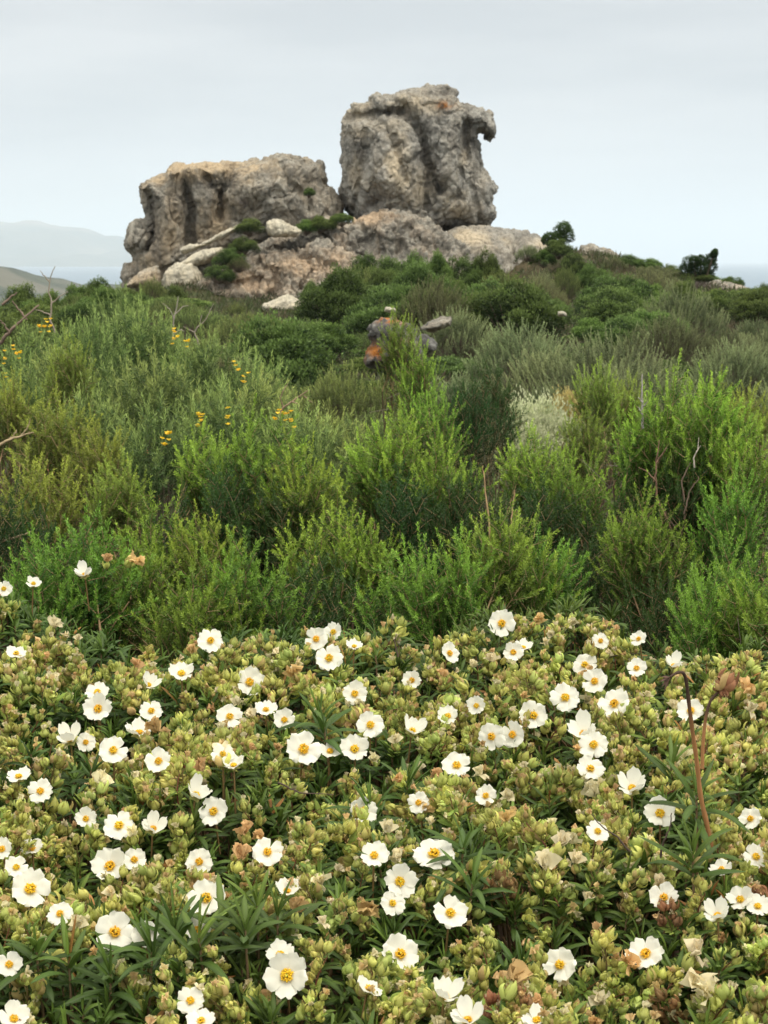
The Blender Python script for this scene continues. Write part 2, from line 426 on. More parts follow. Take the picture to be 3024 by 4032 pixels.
# ------------------------------------------------------------------ rocks
def rock(name, poly, Y, depth, rad, mat, label, seed=1, lean=0.0, feats=(), paint=(), h=.07, amp=(.16, .07, .10), pit=(1.4, .5), floor=None):
    """A boulder: its outline at distance Y swells DEPTH to the front and back, with clefts and bulges, remeshed and weathered."""
    W = np.array([P(u, v, Y) for u, v in poly])[:, [0, 2]]
    base = np.array([W[:, 0].mean(), Y, W[:, 1].min()])
    xs = np.arange(W[:, 0].min() - h, W[:, 0].max() + 2 * h, h); zs = np.arange(W[:, 1].min() - h, W[:, 1].max() + 2 * h, h)
    X, Z = np.meshgrid(xs, zs); Q = np.stack([X, Z], -1)
    dmin = np.full(X.shape, 1e9); ins = np.zeros(X.shape, bool)
    for a, b in zip(W, np.roll(W, -1, 0)):
        e = b - a; t = np.clip(((Q - a) @ e) / max(e @ e, 1e-12), 0, 1)
        dmin = np.minimum(dmin, np.linalg.norm(Q - a - t[..., None] * e, axis=-1))
        c = ((a[1] > Z) != (b[1] > Z))
        with np.errstate(divide='ignore', invalid='ignore'):
            xi = (b[0] - a[0]) * (Z - a[1]) / (b[1] - a[1]) + a[0]
        ins ^= c & (X < xi)
    f = np.sqrt(np.clip(1 - (1 - np.clip(dmin / rad, 0, 1)) ** 2, 0, 1))
    ztop = W[:, 1].max()
    fr = depth * f + lean * np.maximum(ztop - Z, 0) * np.clip(f * 2.0, 0, 1)
    pxs = FPX / Y
    for ft in feats:
        if ft[0] == 'c':
            L_ = np.array([P(u, v, Y) for u, v in ft[1]])[:, [0, 2]]; dd = np.full(X.shape, 1e9)
            for a, b in zip(L_[:-1], L_[1:]):
                e = b - a; t = np.clip(((Q - a) @ e) / (e @ e), 0, 1); dd = np.minimum(dd, np.linalg.norm(Q - a - t[..., None] * e, axis=-1))
            fr = fr - 1.05 * ft[3] * np.exp(-(dd / ft[2]) ** 2) * f
        else:
            c_ = P(ft[1][0], ft[1][1], Y)
            fr = fr + ft[4] * np.exp(-((X - c_[0]) / (ft[2] / pxs)) ** 2 - ((Z - c_[2]) / (ft[3] / pxs)) ** 2) * np.clip(f * 1.5, 0, 1)
    yf = Y - fr; yb = Y + depth * .9 * f + .02
    idx = -np.ones(X.shape, int); idx[ins] = np.arange(ins.sum()); n = ins.sum()
    Vf = np.stack([X, yf, Z], -1)[ins]; Vb = np.stack([X, yb, Z], -1)[ins]
    q = np.stack([idx[:-1, :-1], idx[:-1, 1:], idx[1:, 1:], idx[1:, :-1]], -1); ok = (q >= 0).all(-1)
    qf = q[ok]; faces = [qf, qf[:, ::-1] + n]
    ed = np.concatenate([qf[:, [i, (i + 1) % 4]] for i in range(4)])
    key = {(int(a), int(b)) for a, b in ed}
    bd = np.array([(a, b) for a, b in key if (b, a) not in key])
    faces.append(np.stack([bd[:, 1], bd[:, 0], bd[:, 0] + n, bd[:, 1] + n], 1))
    mb = MB(); mb.add(np.concatenate([Vf, Vb]), np.concatenate(faces)); tmp = mb.build('rock_block', mat)
    rm = tmp.modifiers.new('r', 'REMESH'); rm.mode = 'VOXEL'; rm.voxel_size = h
    sm = tmp.modifiers.new('s', 'SMOOTH'); sm.iterations = 2
    me = bpy.data.meshes.new_from_object(tmp.evaluated_get(bpy.context.evaluated_depsgraph_get()))
    old = tmp.data; bpy.data.objects.remove(tmp); bpy.data.meshes.remove(old)
    nv = len(me.vertices); co = np.empty(nv * 3, np.float32); me.vertices.foreach_get('co', co); co = co.reshape(-1, 3).astype(float)
    no = np.empty(nv * 3, np.float32); me.vertex_normals.foreach_get('vector', no); no = no.reshape(-1, 3).astype(float)
    s0 = seed * 11.7
    low = fbm(co * [.55, .55, .4] + s0, 3)
    rid = 1 - np.abs(fbm(co * [2.3, 2.3, 1.2] + s0 + 5, 5, .58)) * 2
    hole = sstep(.12, pit[1], fbm(co * [pit[0], pit[0], pit[0] * .6] * np.array([1, 1, 1]) + s0 + 9, 3))
    fine = fbm(co * 5.0 + s0, 3) - 1.2 * np.maximum(.13 - np.abs(fbm(co * [3.6, 3.6, 1.7] + s0 + 3, 3)), 0) / .13
    fa, ja = facets(co, amp[3] if len(amp) > 3 else 1.0, seed); fb, jb = facets(co, .42 * (amp[3] if len(amp) > 3 else 1.0), seed + 4)
    k_ = amp[4] if len(amp) > 4 else 0
    co = co + no * (k_ * (fa + .42 * fb - .55 * sstep(.10, .0, ja) - .25 * sstep(.12, .0, jb)))[:, None]
    co = co + no * (amp[0] * low + amp[1] * (rid - .5) - amp[2] * hole + amp[1] * .55 * fine + .022 * fbm(co * 11 + s0, 2))[:, None]
    uu, vv = proj(co)
    cl = np.zeros((nv, 3))
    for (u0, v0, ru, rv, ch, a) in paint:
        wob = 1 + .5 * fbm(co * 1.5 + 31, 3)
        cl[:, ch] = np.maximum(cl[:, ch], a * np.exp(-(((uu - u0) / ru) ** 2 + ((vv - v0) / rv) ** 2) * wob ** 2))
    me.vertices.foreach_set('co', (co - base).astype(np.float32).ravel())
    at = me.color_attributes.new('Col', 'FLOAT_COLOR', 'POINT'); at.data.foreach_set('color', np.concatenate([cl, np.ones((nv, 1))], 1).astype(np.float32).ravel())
    me.materials.clear(); me.materials.append(mat)
    me.polygons.foreach_set('use_smooth', np.ones(len(me.polygons), bool)); me.update()
    me.name = name
    o = link(name, me, loc=base)
    return tag(o, label, 'rock')


def RG(x0, y0, s, pts):
    return [(x0 + x * s, y0 + y * s) for x, y in pts]


PIN = RG(1300, 300, .422, [(200, 1310), (140, 1230), (75, 1060), (95, 960), (80, 820), (78, 600), (85, 480), (100, 430), (140, 370), (190, 290), (205, 245), (265, 238), (315, 265), (355, 250), (358, 200), (400, 158), (450, 152), (485, 178), (580, 172), (640, 138), (740, 112), (860, 102), (910, 76), (980, 95), (1040, 80), (1085, 98), (1105, 130), (1165, 158), (1195, 200), (1218, 242), (1290, 262), (1340, 288), (1410, 290), (1470, 320), (1505, 355), (1510, 390), (1540, 430), (1560, 470), (1556, 520), (1550, 592), (1485, 602), (1432, 572), (1398, 545), (1402, 580), (1398, 650), (1408, 740), (1430, 850), (1460, 930), (1495, 1000), (1545, 1040), (1545, 1070), (1522, 1120), (1524, 1200), (1570, 1260), (1562, 1300), (1524, 1360), (1505, 1410), (1440, 1450), (1400, 1500), (1000, 1560), (600, 1560), (300, 1480)])
g = lambda pts: RG(1300, 300, .422, pts)
rock('pinnacle_rock', PIN, 77, 2.3, 2.0, M_ROCK, 'tall grey limestone pinnacle with a beak-like overhang at its top', 1, .05,
     feats=[('c', g([(150, 420), (330, 400), (420, 380), (700, 370), (780, 470), (860, 620), (900, 800), (950, 950), (1030, 1080)]), .22, .75),
            ('c', g([(900, 960), (890, 1150), (900, 1290)]), .16, .5),
            ('c', g([(1250, 470), (1240, 620), (1250, 760)]), .2, .9), ('c', g([(1320, 640), (1370, 800), (1400, 900)]), .14, .5),
            ('c', g([(330, 560), (330, 760), (290, 960), (240, 1200)]), .15, .4), ('c', g([(150, 560), (170, 900), (150, 1250)]), .12, .25),
            ('c', g([(600, 600), (640, 800), (690, 1000)]), .14, .25),
            ('c', g([(1180, 900), (1200, 1050), (1150, 1150)]), .16, .4), ('c', g([(1300, 1000), (1340, 1250), (1400, 1420)]), .12, .35),
            ('c', g([(1000, 180), (1080, 190), (1120, 160)]), .16, .5), ('c', g([(560, 250), (700, 320), (640, 350)]), .16, .45),
            ('c', g([(1000, 1470), (1200, 1440), (1400, 1430)]), .3, .7),
            ('b', g([(560, 900)])[0], 110, 190, .7), ('b', g([(1050, 700)])[0], 90, 200, .5), ('b', g([(800, 250)])[0], 170, 50, .5), ('b', g([(550, 990)])[0], 50, 50, .3),
            ('c', g([(430, 1080), (480, 1150), (420, 1220)]), .25, .5)],
     paint=[(*g([(620, 850)])[0], 60, 120, 0, .9), (*g([(850, 1050)])[0], 45, 90, 0, .8), (*g([(250, 900)])[0], 28, 60, 0, .8), (*g([(280, 530)])[0], 45, 28, 0, .9), (*g([(870, 270)])[0], 110, 40, 0, .9), (*g([(260, 330)])[0], 55, 40, 0, .7), (*g([(460, 450)])[0], 70, 30, 0, .5), (*g([(1190, 1230)])[0], 55, 45, 0, .8), (*g([(1250, 760)])[0], 18, 36, 0, .9), (*g([(700, 1150)])[0], 90, 50, 0, .4),
            (*g([(260, 680)])[0], 38, 60, 1, .75), (*g([(430, 1130)])[0], 45, 45, 1, .7), (*g([(880, 650)])[0], 24, 110, 1, .85), (*g([(970, 950)])[0], 40, 80, 1, .75), (*g([(1280, 560)])[0], 30, 80, 1, .95), (*g([(1150, 560)])[0], 40, 80, 1, .6), (*g([(1350, 760)])[0], 22, 70, 1, .7), (*g([(1050, 160)])[0], 50, 26, 1, .85), (*g([(1150, 1370)])[0], 110, 34, 1, .8), (*g([(500, 330)])[0], 110, 20, 1, .7), (*g([(1470, 540)])[0], 40, 30, 1, .4), (*g([(1380, 1250)])[0], 30, 90, 1, .5),
            (*g([(1065, 275)])[0], 26, 14, 2, 1.0)], h=.05, amp=(.12, .055, .08, 1.25, .17))

LFT = RG(450, 550, .5425, [(60, 1060), (65, 990), (90, 900), (140, 880), (135, 850), (90, 800), (83, 760), (98, 680), (128, 610), (165, 572), (222, 558), (195, 480), (172, 370), (183, 328), (230, 288), (280, 268), (380, 262), (418, 190), (500, 184), (570, 173), (680, 158), (800, 152), (930, 158), (1000, 133), (1110, 128), (1160, 98), (1270, 92), (1330, 112), (1390, 123), (1412, 153), (1505, 163), (1522, 240), (1558, 290), (1535, 312), (1582, 360), (1622, 400), (1660, 450), (1680, 700), (1400, 800), (1000, 900), (800, 1000), (550, 1120), (300, 1160), (100, 1140)])
g = lambda pts: RG(450, 550, .5425, pts)
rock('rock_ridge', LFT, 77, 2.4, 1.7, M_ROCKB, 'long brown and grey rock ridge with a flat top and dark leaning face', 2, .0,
     feats=[('c', g([(530, 210), (560, 380), (600, 520), (580, 740)]), .16, .8), ('c', g([(900, 160), (850, 300), (800, 420), (800, 560)]), .22, 1.1),
            ('c', g([(250, 330), (310, 480), (330, 640), (290, 800)]), .18, .6), ('c', g([(220, 560), (300, 640), (330, 700)]), .2, .6),
            ('c', g([(640, 230), (740, 320), (790, 420)]), .12, .5), ('c', g([(1220, 190), (1290, 330), (1400, 430), (1430, 520)]), .16, .5), ('c', g([(1420, 160), (1440, 300), (1400, 400)]), .18, .7), ('c', g([(140, 860), (200, 900), (200, 1000)]), .2, .5),
            ('b', g([(560, 240)])[0], 150, 34, .9), ('b', g([(260, 330)])[0], 60, 30, .5), ('b', g([(1100, 380)])[0], 120, 90, 1.0), ('b', g([(450, 480)])[0], 45, 150, .4), ('b', g([(150, 700)])[0], 40, 60, .5), ('b', g([(700, 500)])[0], 50, 120, .3)],
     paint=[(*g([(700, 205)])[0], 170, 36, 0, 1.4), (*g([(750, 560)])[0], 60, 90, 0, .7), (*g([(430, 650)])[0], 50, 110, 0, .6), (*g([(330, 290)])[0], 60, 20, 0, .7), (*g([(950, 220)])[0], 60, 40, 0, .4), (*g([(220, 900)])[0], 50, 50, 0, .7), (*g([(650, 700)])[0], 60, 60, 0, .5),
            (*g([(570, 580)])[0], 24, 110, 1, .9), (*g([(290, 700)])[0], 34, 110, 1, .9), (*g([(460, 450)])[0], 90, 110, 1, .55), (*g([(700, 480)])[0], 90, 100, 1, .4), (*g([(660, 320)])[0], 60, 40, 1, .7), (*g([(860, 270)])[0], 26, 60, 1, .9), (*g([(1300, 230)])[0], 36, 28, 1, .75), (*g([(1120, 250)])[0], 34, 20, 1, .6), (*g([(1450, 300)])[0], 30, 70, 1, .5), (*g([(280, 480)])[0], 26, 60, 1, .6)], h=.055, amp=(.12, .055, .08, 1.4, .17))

OUT = [(960, 1010), (1000, 956), (1087, 932), (1217, 910), (1260, 894), (1289, 868), (1325, 878), (1370, 872), (1420, 843), (1500, 820), (1565, 824), (1610, 843), (1665, 862), (1725, 892), (1770, 915), (1830, 960), (1870, 1010), (1860, 1100), (1800, 1160), (1500, 1200), (1200, 1260), (1000, 1200)]
rock('rock_outcrop', OUT, 74, 1.1, 1.2, M_OUTC, 'pitted grey outcrop directly below the tall pinnacle', 3, .75,
     feats=[('b', (1530, 880), 160, 60, .5), ('c', [(1240, 905), (1300, 960), (1280, 1040)], .22, .6), ('c', [(1050, 960), (1150, 1000), (1240, 990)], .2, .5), ('c', [(1400, 860), (1440, 930), (1500, 1000)], .18, .4), ('c', [(1330, 890), (1350, 950), (1340, 1010)], .14, .4), ('c', [(1560, 870), (1640, 930), (1690, 1000)], .16, .3), ('c', [(1100, 1000), (1300, 1020), (1500, 1050)], .3, .4)],
     paint=[(1450, 848, 75, 30, 0, 1.9), (1320, 1010, 60, 60, 0, .6), (1150, 975, 90, 30, 1, .8), (1230, 930, 60, 30, 1, .7), (1580, 900, 60, 40, 1, .45), (1420, 960, 60, 40, 1, .5), (1700, 950, 60, 40, 1, .4)], h=.06, amp=(.2, .09, .24, .9, .2), pit=(2.1, .42))
SHELF = [(1735, 935), (1765, 905), (1800, 894), (1870, 888), (1965, 890), (2030, 905), (2075, 912), (2105, 930), (2155, 955), (2200, 1000), (2200, 1060), (2120, 1120), (1900, 1130), (1780, 1080)]
rock('rock_shelf', SHELF, 75, 1.3, 1.3, M_ROCK, 'smooth cream and grey shelf at the right foot of the pinnacle', 8, .7,
     feats=[('b', (1860, 940), 90, 50, .5), ('c', [(2000, 905), (2025, 960), (2000, 1030)], .2, .5), ('c', [(1930, 895), (1990, 960), (2010, 1000)], .12, .25)],
     paint=[(1840, 935, 90, 34, 0, 1.3), (1900, 980, 80, 40, 0, .6), (2130, 960, 40, 30, 0, .6), (2060, 930, 40, 20, 1, .5)], h=.06, amp=(.14, .04, .06, 1.3, .10))
PINK = [(640, 1200), (700, 1140), (770, 1105), (850, 1070), (940, 1040), (960, 1010), (1020, 1000), (1080, 975), (1150, 985), (1220, 960), (1290, 950), (1340, 970), (1400, 1000), (1420, 1060), (1380, 1140), (1300, 1200), (1000, 1260), (700, 1260)]
rock('rubble_slope', PINK, 71.5, .8, .9, M_OUTC, 'broken pinkish brown rock slope left of the dark shrub band', 9, .8,
     feats=[('c', [(1000, 1010), (1100, 1080), (1080, 1180)], .22, .5), ('c', [(1200, 970), (1230, 1060), (1180, 1150)], .22, .5), ('c', [(800, 1100), (950, 1120), (1050, 1100)], .2, .4), ('c', [(1320, 980), (1300, 1080), (1330, 1150)], .18, .4), ('b', (1120, 1040), 60, 40, .4), ('b', (900, 1110), 60, 40, .4)],
     paint=[(1200, 1050, 160, 60, 0, .95), (980, 1110, 160, 50, 0, .9), (1330, 1010, 60, 50, 0, .7), (1150, 1000, 120, 20, 1, .7), (1060, 1090, 60, 30, 1, .5)], h=.06, amp=(.2, .10, .22, .8, .2), pit=(2.4, .42))


def small_rock(name, poly, Y, depth, mat, label, seed, h=.05, paint=(), rad=None, amp=(.08, .05, .06), lean=.2, pit=(2.2, .5)):
    w = np.array(poly); ph = (w[:, 1].max() - w[:, 1].min()) * Y / FPX
    return rock(name, poly, Y, depth, rad or max(.35 * ph, .12), mat, label, seed, lean, (), paint, h, amp, pit)


small_rock('stone_slab', [(702, 985), (730, 970), (760, 962), (800, 955), (850, 925), (925, 885), (952, 892), (930, 915), (880, 935), (840, 955), (790, 978), (725, 998)], 71.6, .5, M_PALE, 'narrow pale slab tilted uphill, upper of two below the rock ridge', 21)
small_rock('stone_slab', [(690, 1060), (715, 1025), (760, 1000), (800, 980), (880, 968), (886, 1000), (850, 1025), (800, 1045), (740, 1060)], 71, .7, M_PALE, 'broad grey slab directly under the narrow tilted slab', 22)
small_rock('pale_boulder', [(640, 1090), (655, 1060), (700, 1030), (760, 1035), (790, 1075), (800, 1110), (760, 1150), (650, 1150)], 70.4, .8, M_PALE, 'whitish boulder at the foot of the brown rock ridge', 23)
small_rock('brown_boulder', [(490, 1130), (520, 1100), (560, 1070), (620, 1042), (632, 1080), (630, 1140)], 71, .7, M_ROCKB, 'small tan boulder under the leaning end of the rock ridge', 24, paint=[(560, 1100, 80, 60, 0, .8)])
small_rock('pale_boulder', [(1042, 890), (1050, 868), (1090, 858), (1120, 868), (1165, 885), (1195, 910), (1180, 935), (1080, 940), (1050, 920)], 71.5, .6, M_PALE, 'cream coloured boulder among green bushes between ridge and pinnacle', 25)
small_rock('flat_outcrop', [(1030, 1200), (1080, 1175), (1130, 1150), (1165, 1170), (1230, 1190), (1235, 1215), (1180, 1235), (1050, 1240)], 58, .8, M_PALE, 'flat cream rock ledge on the slope below the pink outcrop', 26)
small_rock('lichen_rock', [(1435, 1440), (1436, 1380), (1466, 1350), (1440, 1328), (1450, 1286), (1488, 1262), (1540, 1252), (1590, 1260), (1636, 1288), (1640, 1335), (1668, 1380), (1676, 1440)], 19, .35, M_LICH, 'dark rock crusted with orange lichen standing amid the scrub', 27, .025, paint=[(1535, 1258, 60, 14, 2, 1.3), (1480, 1385, 44, 30, 2, 1.3), (1600, 1370, 30, 30, 2, .8), (1480, 1320, 30, 24, 1, .6)], rad=.26, amp=(.03, .03, .05, .35, .05), pit=(6, .4))
small_rock('dark_boulder', [(1640, 1380), (1645, 1330), (1670, 1310), (1700, 1325), (1720, 1350), (1725, 1380), (1690, 1400)], 19.5, .18, M_LICH, 'small blackish boulder next to the orange lichen rock', 28, .025, rad=.1, amp=(.03, .02, .03), pit=(5, .4))
small_rock('flat_stone', [(1640, 1300), (1680, 1270), (1730, 1250), (1775, 1245), (1785, 1275), (1740, 1295), (1690, 1310)], 25, .4, M_OUTC, 'flat brown stone on the slope behind the lichen rock', 29, .03, rad=.1, amp=(.03, .03, .03))
small_rock('white_stone', [(1512, 1225), (1515, 1208), (1530, 1203), (1540, 1212), (1555, 1205), (1563, 1225), (1540, 1235)], 30, .12, M_PALE, 'tiny white stone above the orange lichen rock', 30, .02, rad=.07, amp=(.02, .01, .01))
small_rock('ridge_rock', [(2270, 1010), (2290, 968), (2330, 960), (2360, 972), (2400, 978), (2435, 1000), (2440, 1040), (2280, 1040)], 74, .8, M_ROCKB, 'grey brown rock poking over the ridge between dark shrubs', 31)
small_rock('ridge_rock', [(2700, 1140), (2760, 1108), (2830, 1102), (2900, 1118), (2945, 1135), (2950, 1170), (2720, 1180)], 70, .8, M_OUTC, 'low brown rock on the ridge under the spiky dark tree', 32)
small_rock('white_stone', [(2190, 1245), (2192, 1228), (2210, 1220), (2230, 1232), (2232, 1250)], 33, .15, M_PALE, 'small pale stone alone among the olive scrub', 33, .025, rad=.06, amp=(.02, .01, .01))

# ------------------------------------------------------------------ shrub generators
UP = np.array([0, 0, 1.])


def ortho(d):
    h = np.where(np.abs(d[..., 2:3]) < .9, np.array([0, 0, 1.]), np.array([1., 0, 0]))
    x = unit(np.cross(d, h)); return x, np.cross(d, x)


def shoot_leaves(mb, r, A, D, Ln, step, ll, lw, c_low, c_tip, a0=60, a1=18, start=.08, bend=.15, jit=.2, mi=0):
    """leafy shoots: from A along D (bending upward), leaves in a spiral"""
    x, y = ortho(D)
    for kk in np.unique(np.ceil(Ln / step).astype(int)):
        sel = np.ceil(Ln / step).astype(int) == kk
        a, d, l_, xx, yy = A[sel], D[sel], Ln[sel], x[sel], y[sel]
        n = len(a); t = np.linspace(start, 1, kk)[None, :].repeat(n, 0)
        t = np.clip(t + r.normal(0, .01, t.shape), 0, 1)
        ph = (np.arange(kk) * 2.39996)[None] + r.uniform(0, 6.28, (n, 1)) + r.normal(0, .3, t.shape)
        p = a[:, None] + d[:, None] * (t * l_[:, None])[..., None] + UP * (bend * (t ** 2) * l_[:, None])[..., None]
        ax = unit(d[:, None] + UP * (2 * bend * t)[..., None])
        th = np.radians(a0 + (a1 - a0) * t ** 2 + r.normal(0, 9, t.shape))
        rad = np.cos(ph)[..., None] * xx[:, None] + np.sin(ph)[..., None] * yy[:, None]
        dr = unit(ax * np.cos(th)[..., None] + rad * np.sin(th)[..., None])
        tw = r.normal(0, 1, dr.shape); side = unit(np.cross(dr, rad + .6 * tw))
        sz = (1 - .25 * t) * r.uniform(1 - jit, 1 + jit, t.shape)
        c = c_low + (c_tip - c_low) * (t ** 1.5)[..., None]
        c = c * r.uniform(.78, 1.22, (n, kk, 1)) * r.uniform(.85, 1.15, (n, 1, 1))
        f = lambda q: q.reshape(-1, q.shape[-1])
        mb.leaves(f(p), f(dr), f(side), (ll * sz).ravel(), (lw * sz).ravel(), f(c), mi)


C = lambda *a: np.array(a, float)


def heath_variant(seed, hw=.13, h=1.25, nb=22, step=.00062, ll=.0086, lw=.0020, tip=C(.40, .57, .075), low=C(.034, .090, .016), dens=1.0, ang=(62, 34), mat=None, wood=C(.12, .08, .055), stem_c=C(.36, .25, .14), sk=1.0):
    """upright heath: woody stems fanning into a rounded head of needle-covered sprigs, side shoots below coloured dark as in shade; origin on the ground"""
    r = rng(seed); fo, st = MB(), MB()
    rr = np.sqrt((np.arange(nb) + .5) / nb) * hw * r.uniform(.85, 1.08, nb); ph = np.arange(nb) * 2.39996 + r.normal(0, .25, nb)
    q = rr / hw
    z = h - .9 * hw * q ** 2.2 - np.abs(r.normal(0, .035, nb)); z[:3] = h - np.array([0, .02, .035])
    tp = np.stack([rr * np.cos(ph), rr * np.sin(ph), z], 1)
    foc = np.array([0, 0, h - 1.9 * hw]) + r.normal(0, .03, (nb, 3))
    d = unit(unit(tp - foc) + UP * .12 + r.normal(0, .15, (nb, 3)))
    d[:, 2] = np.maximum(d[:, 2], .75); d = unit(d)
    bl = r.uniform(.17, .27, nb); B0 = tp - d * bl[:, None] * .96
    fork = np.stack([B0[:, 0] * .4, B0[:, 1] * .4, np.full(nb, h * .35)], 1) + r.normal(0, .015, (nb, 3))
    st.segs(fork * [.25, .25, 0], fork, .009, .006, wood, k=5); st.segs(fork, B0, .0045 * sk, .0022 * sk, wood, k=5)
    st.segs(B0, tp - d * .02, .0020 * sk, .0009 * sk, stem_c * r.uniform(.75, 1.2, (nb, 1)), k=4)
    A, D, Ln = [], [], []
    for b in range(nb):
        x, y = ortho(d[b:b + 1]); x, y = x[0], y[0]
        ns = int(r.integers(13, 18) * dens)
        t = np.linspace(.12, .93, ns) + r.normal(0, .03, ns)
        for k_ in range(ns):
            p_ = k_ * 2.4 + r.uniform(-.5, .5); th = R(r.uniform(30, 52))
            A.append(B0[b] + d[b] * bl[b] * t[k_]); D.append(d[b] * math.cos(th) + (x * math.cos(p_) + y * math.sin(p_)) * math.sin(th))
            Ln.append((.074 - .036 * t[k_]) * r.uniform(.55, 1.35))
        A.append(B0[b] + d[b] * bl[b] * .25); D.append(d[b]); Ln.append(bl[b] * .78)
    # shoots lower down, coloured dark to suggest the shaded interior
    for k_ in range(90):
        b = r.integers(0, nb); t = r.uniform(-.4, 1)
        A.append(fork[b] + (B0[b] - fork[b]) * t); D.append(unit(r.normal(0, .7, 3) + UP * .5 + d[b] * .6)); Ln.append(r.uniform(.06, .13))
    A, D, Ln = np.array(A), unit(np.array(D)), np.array(Ln)
    # how far out a shoot sits: young growth yellower, inner shade painted dark
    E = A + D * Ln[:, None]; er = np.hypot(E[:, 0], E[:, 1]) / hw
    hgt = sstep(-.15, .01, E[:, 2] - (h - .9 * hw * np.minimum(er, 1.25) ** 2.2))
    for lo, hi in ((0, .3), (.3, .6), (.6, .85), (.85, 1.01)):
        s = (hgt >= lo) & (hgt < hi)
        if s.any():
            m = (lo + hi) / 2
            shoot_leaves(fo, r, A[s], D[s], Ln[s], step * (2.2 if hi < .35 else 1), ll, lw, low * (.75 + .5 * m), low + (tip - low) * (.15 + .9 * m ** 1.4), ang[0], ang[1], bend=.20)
    sh = Ln < .2
    st.segs(A[sh], A[sh] + D[sh] * Ln[sh][:, None] * .7, .0009, .0005, stem_c * .9)
    n = 40
    a = B0[r.integers(0, nb, n)] - UP * r.uniform(0, .25, (n, 1)); dd = unit(r.normal(0, 1, (n, 3)) + UP)
    st.segs(a, a + dd * r.uniform(.06, .16, (n, 1)), .0012, .0005, C(.24, .20, .17))
    # a few rusty withered bells among the sprigs
    n = 10; a = tp[r.integers(0, nb, n)] - UP * r.uniform(.08, .2, (n, 1))
    for q_ in range(5):
        v_ = unit(r.normal(0, 1, (n, 3))); fo.leaves(a + r.normal(0, .006, (n, 3)), v_, unit(np.cross(v_, UP[None])), .005, .004, C(.34, .15, .07))
    return [('foliage', fo.mesh('foliage', mat or M_HEATH, False)), ('stem', st.mesh('stem', M_BARK))]


def broom_variant(seed):
    return heath_variant(seed, hw=.17, nb=26, step=.0022, ll=.021, lw=.0031, tip=C(.40, .50, .15), low=C(.042, .085, .028), dens=.75, ang=(62, 16), mat=M_SCRUB, wood=C(.13, .11, .08), stem_c=C(.14, .18, .08))


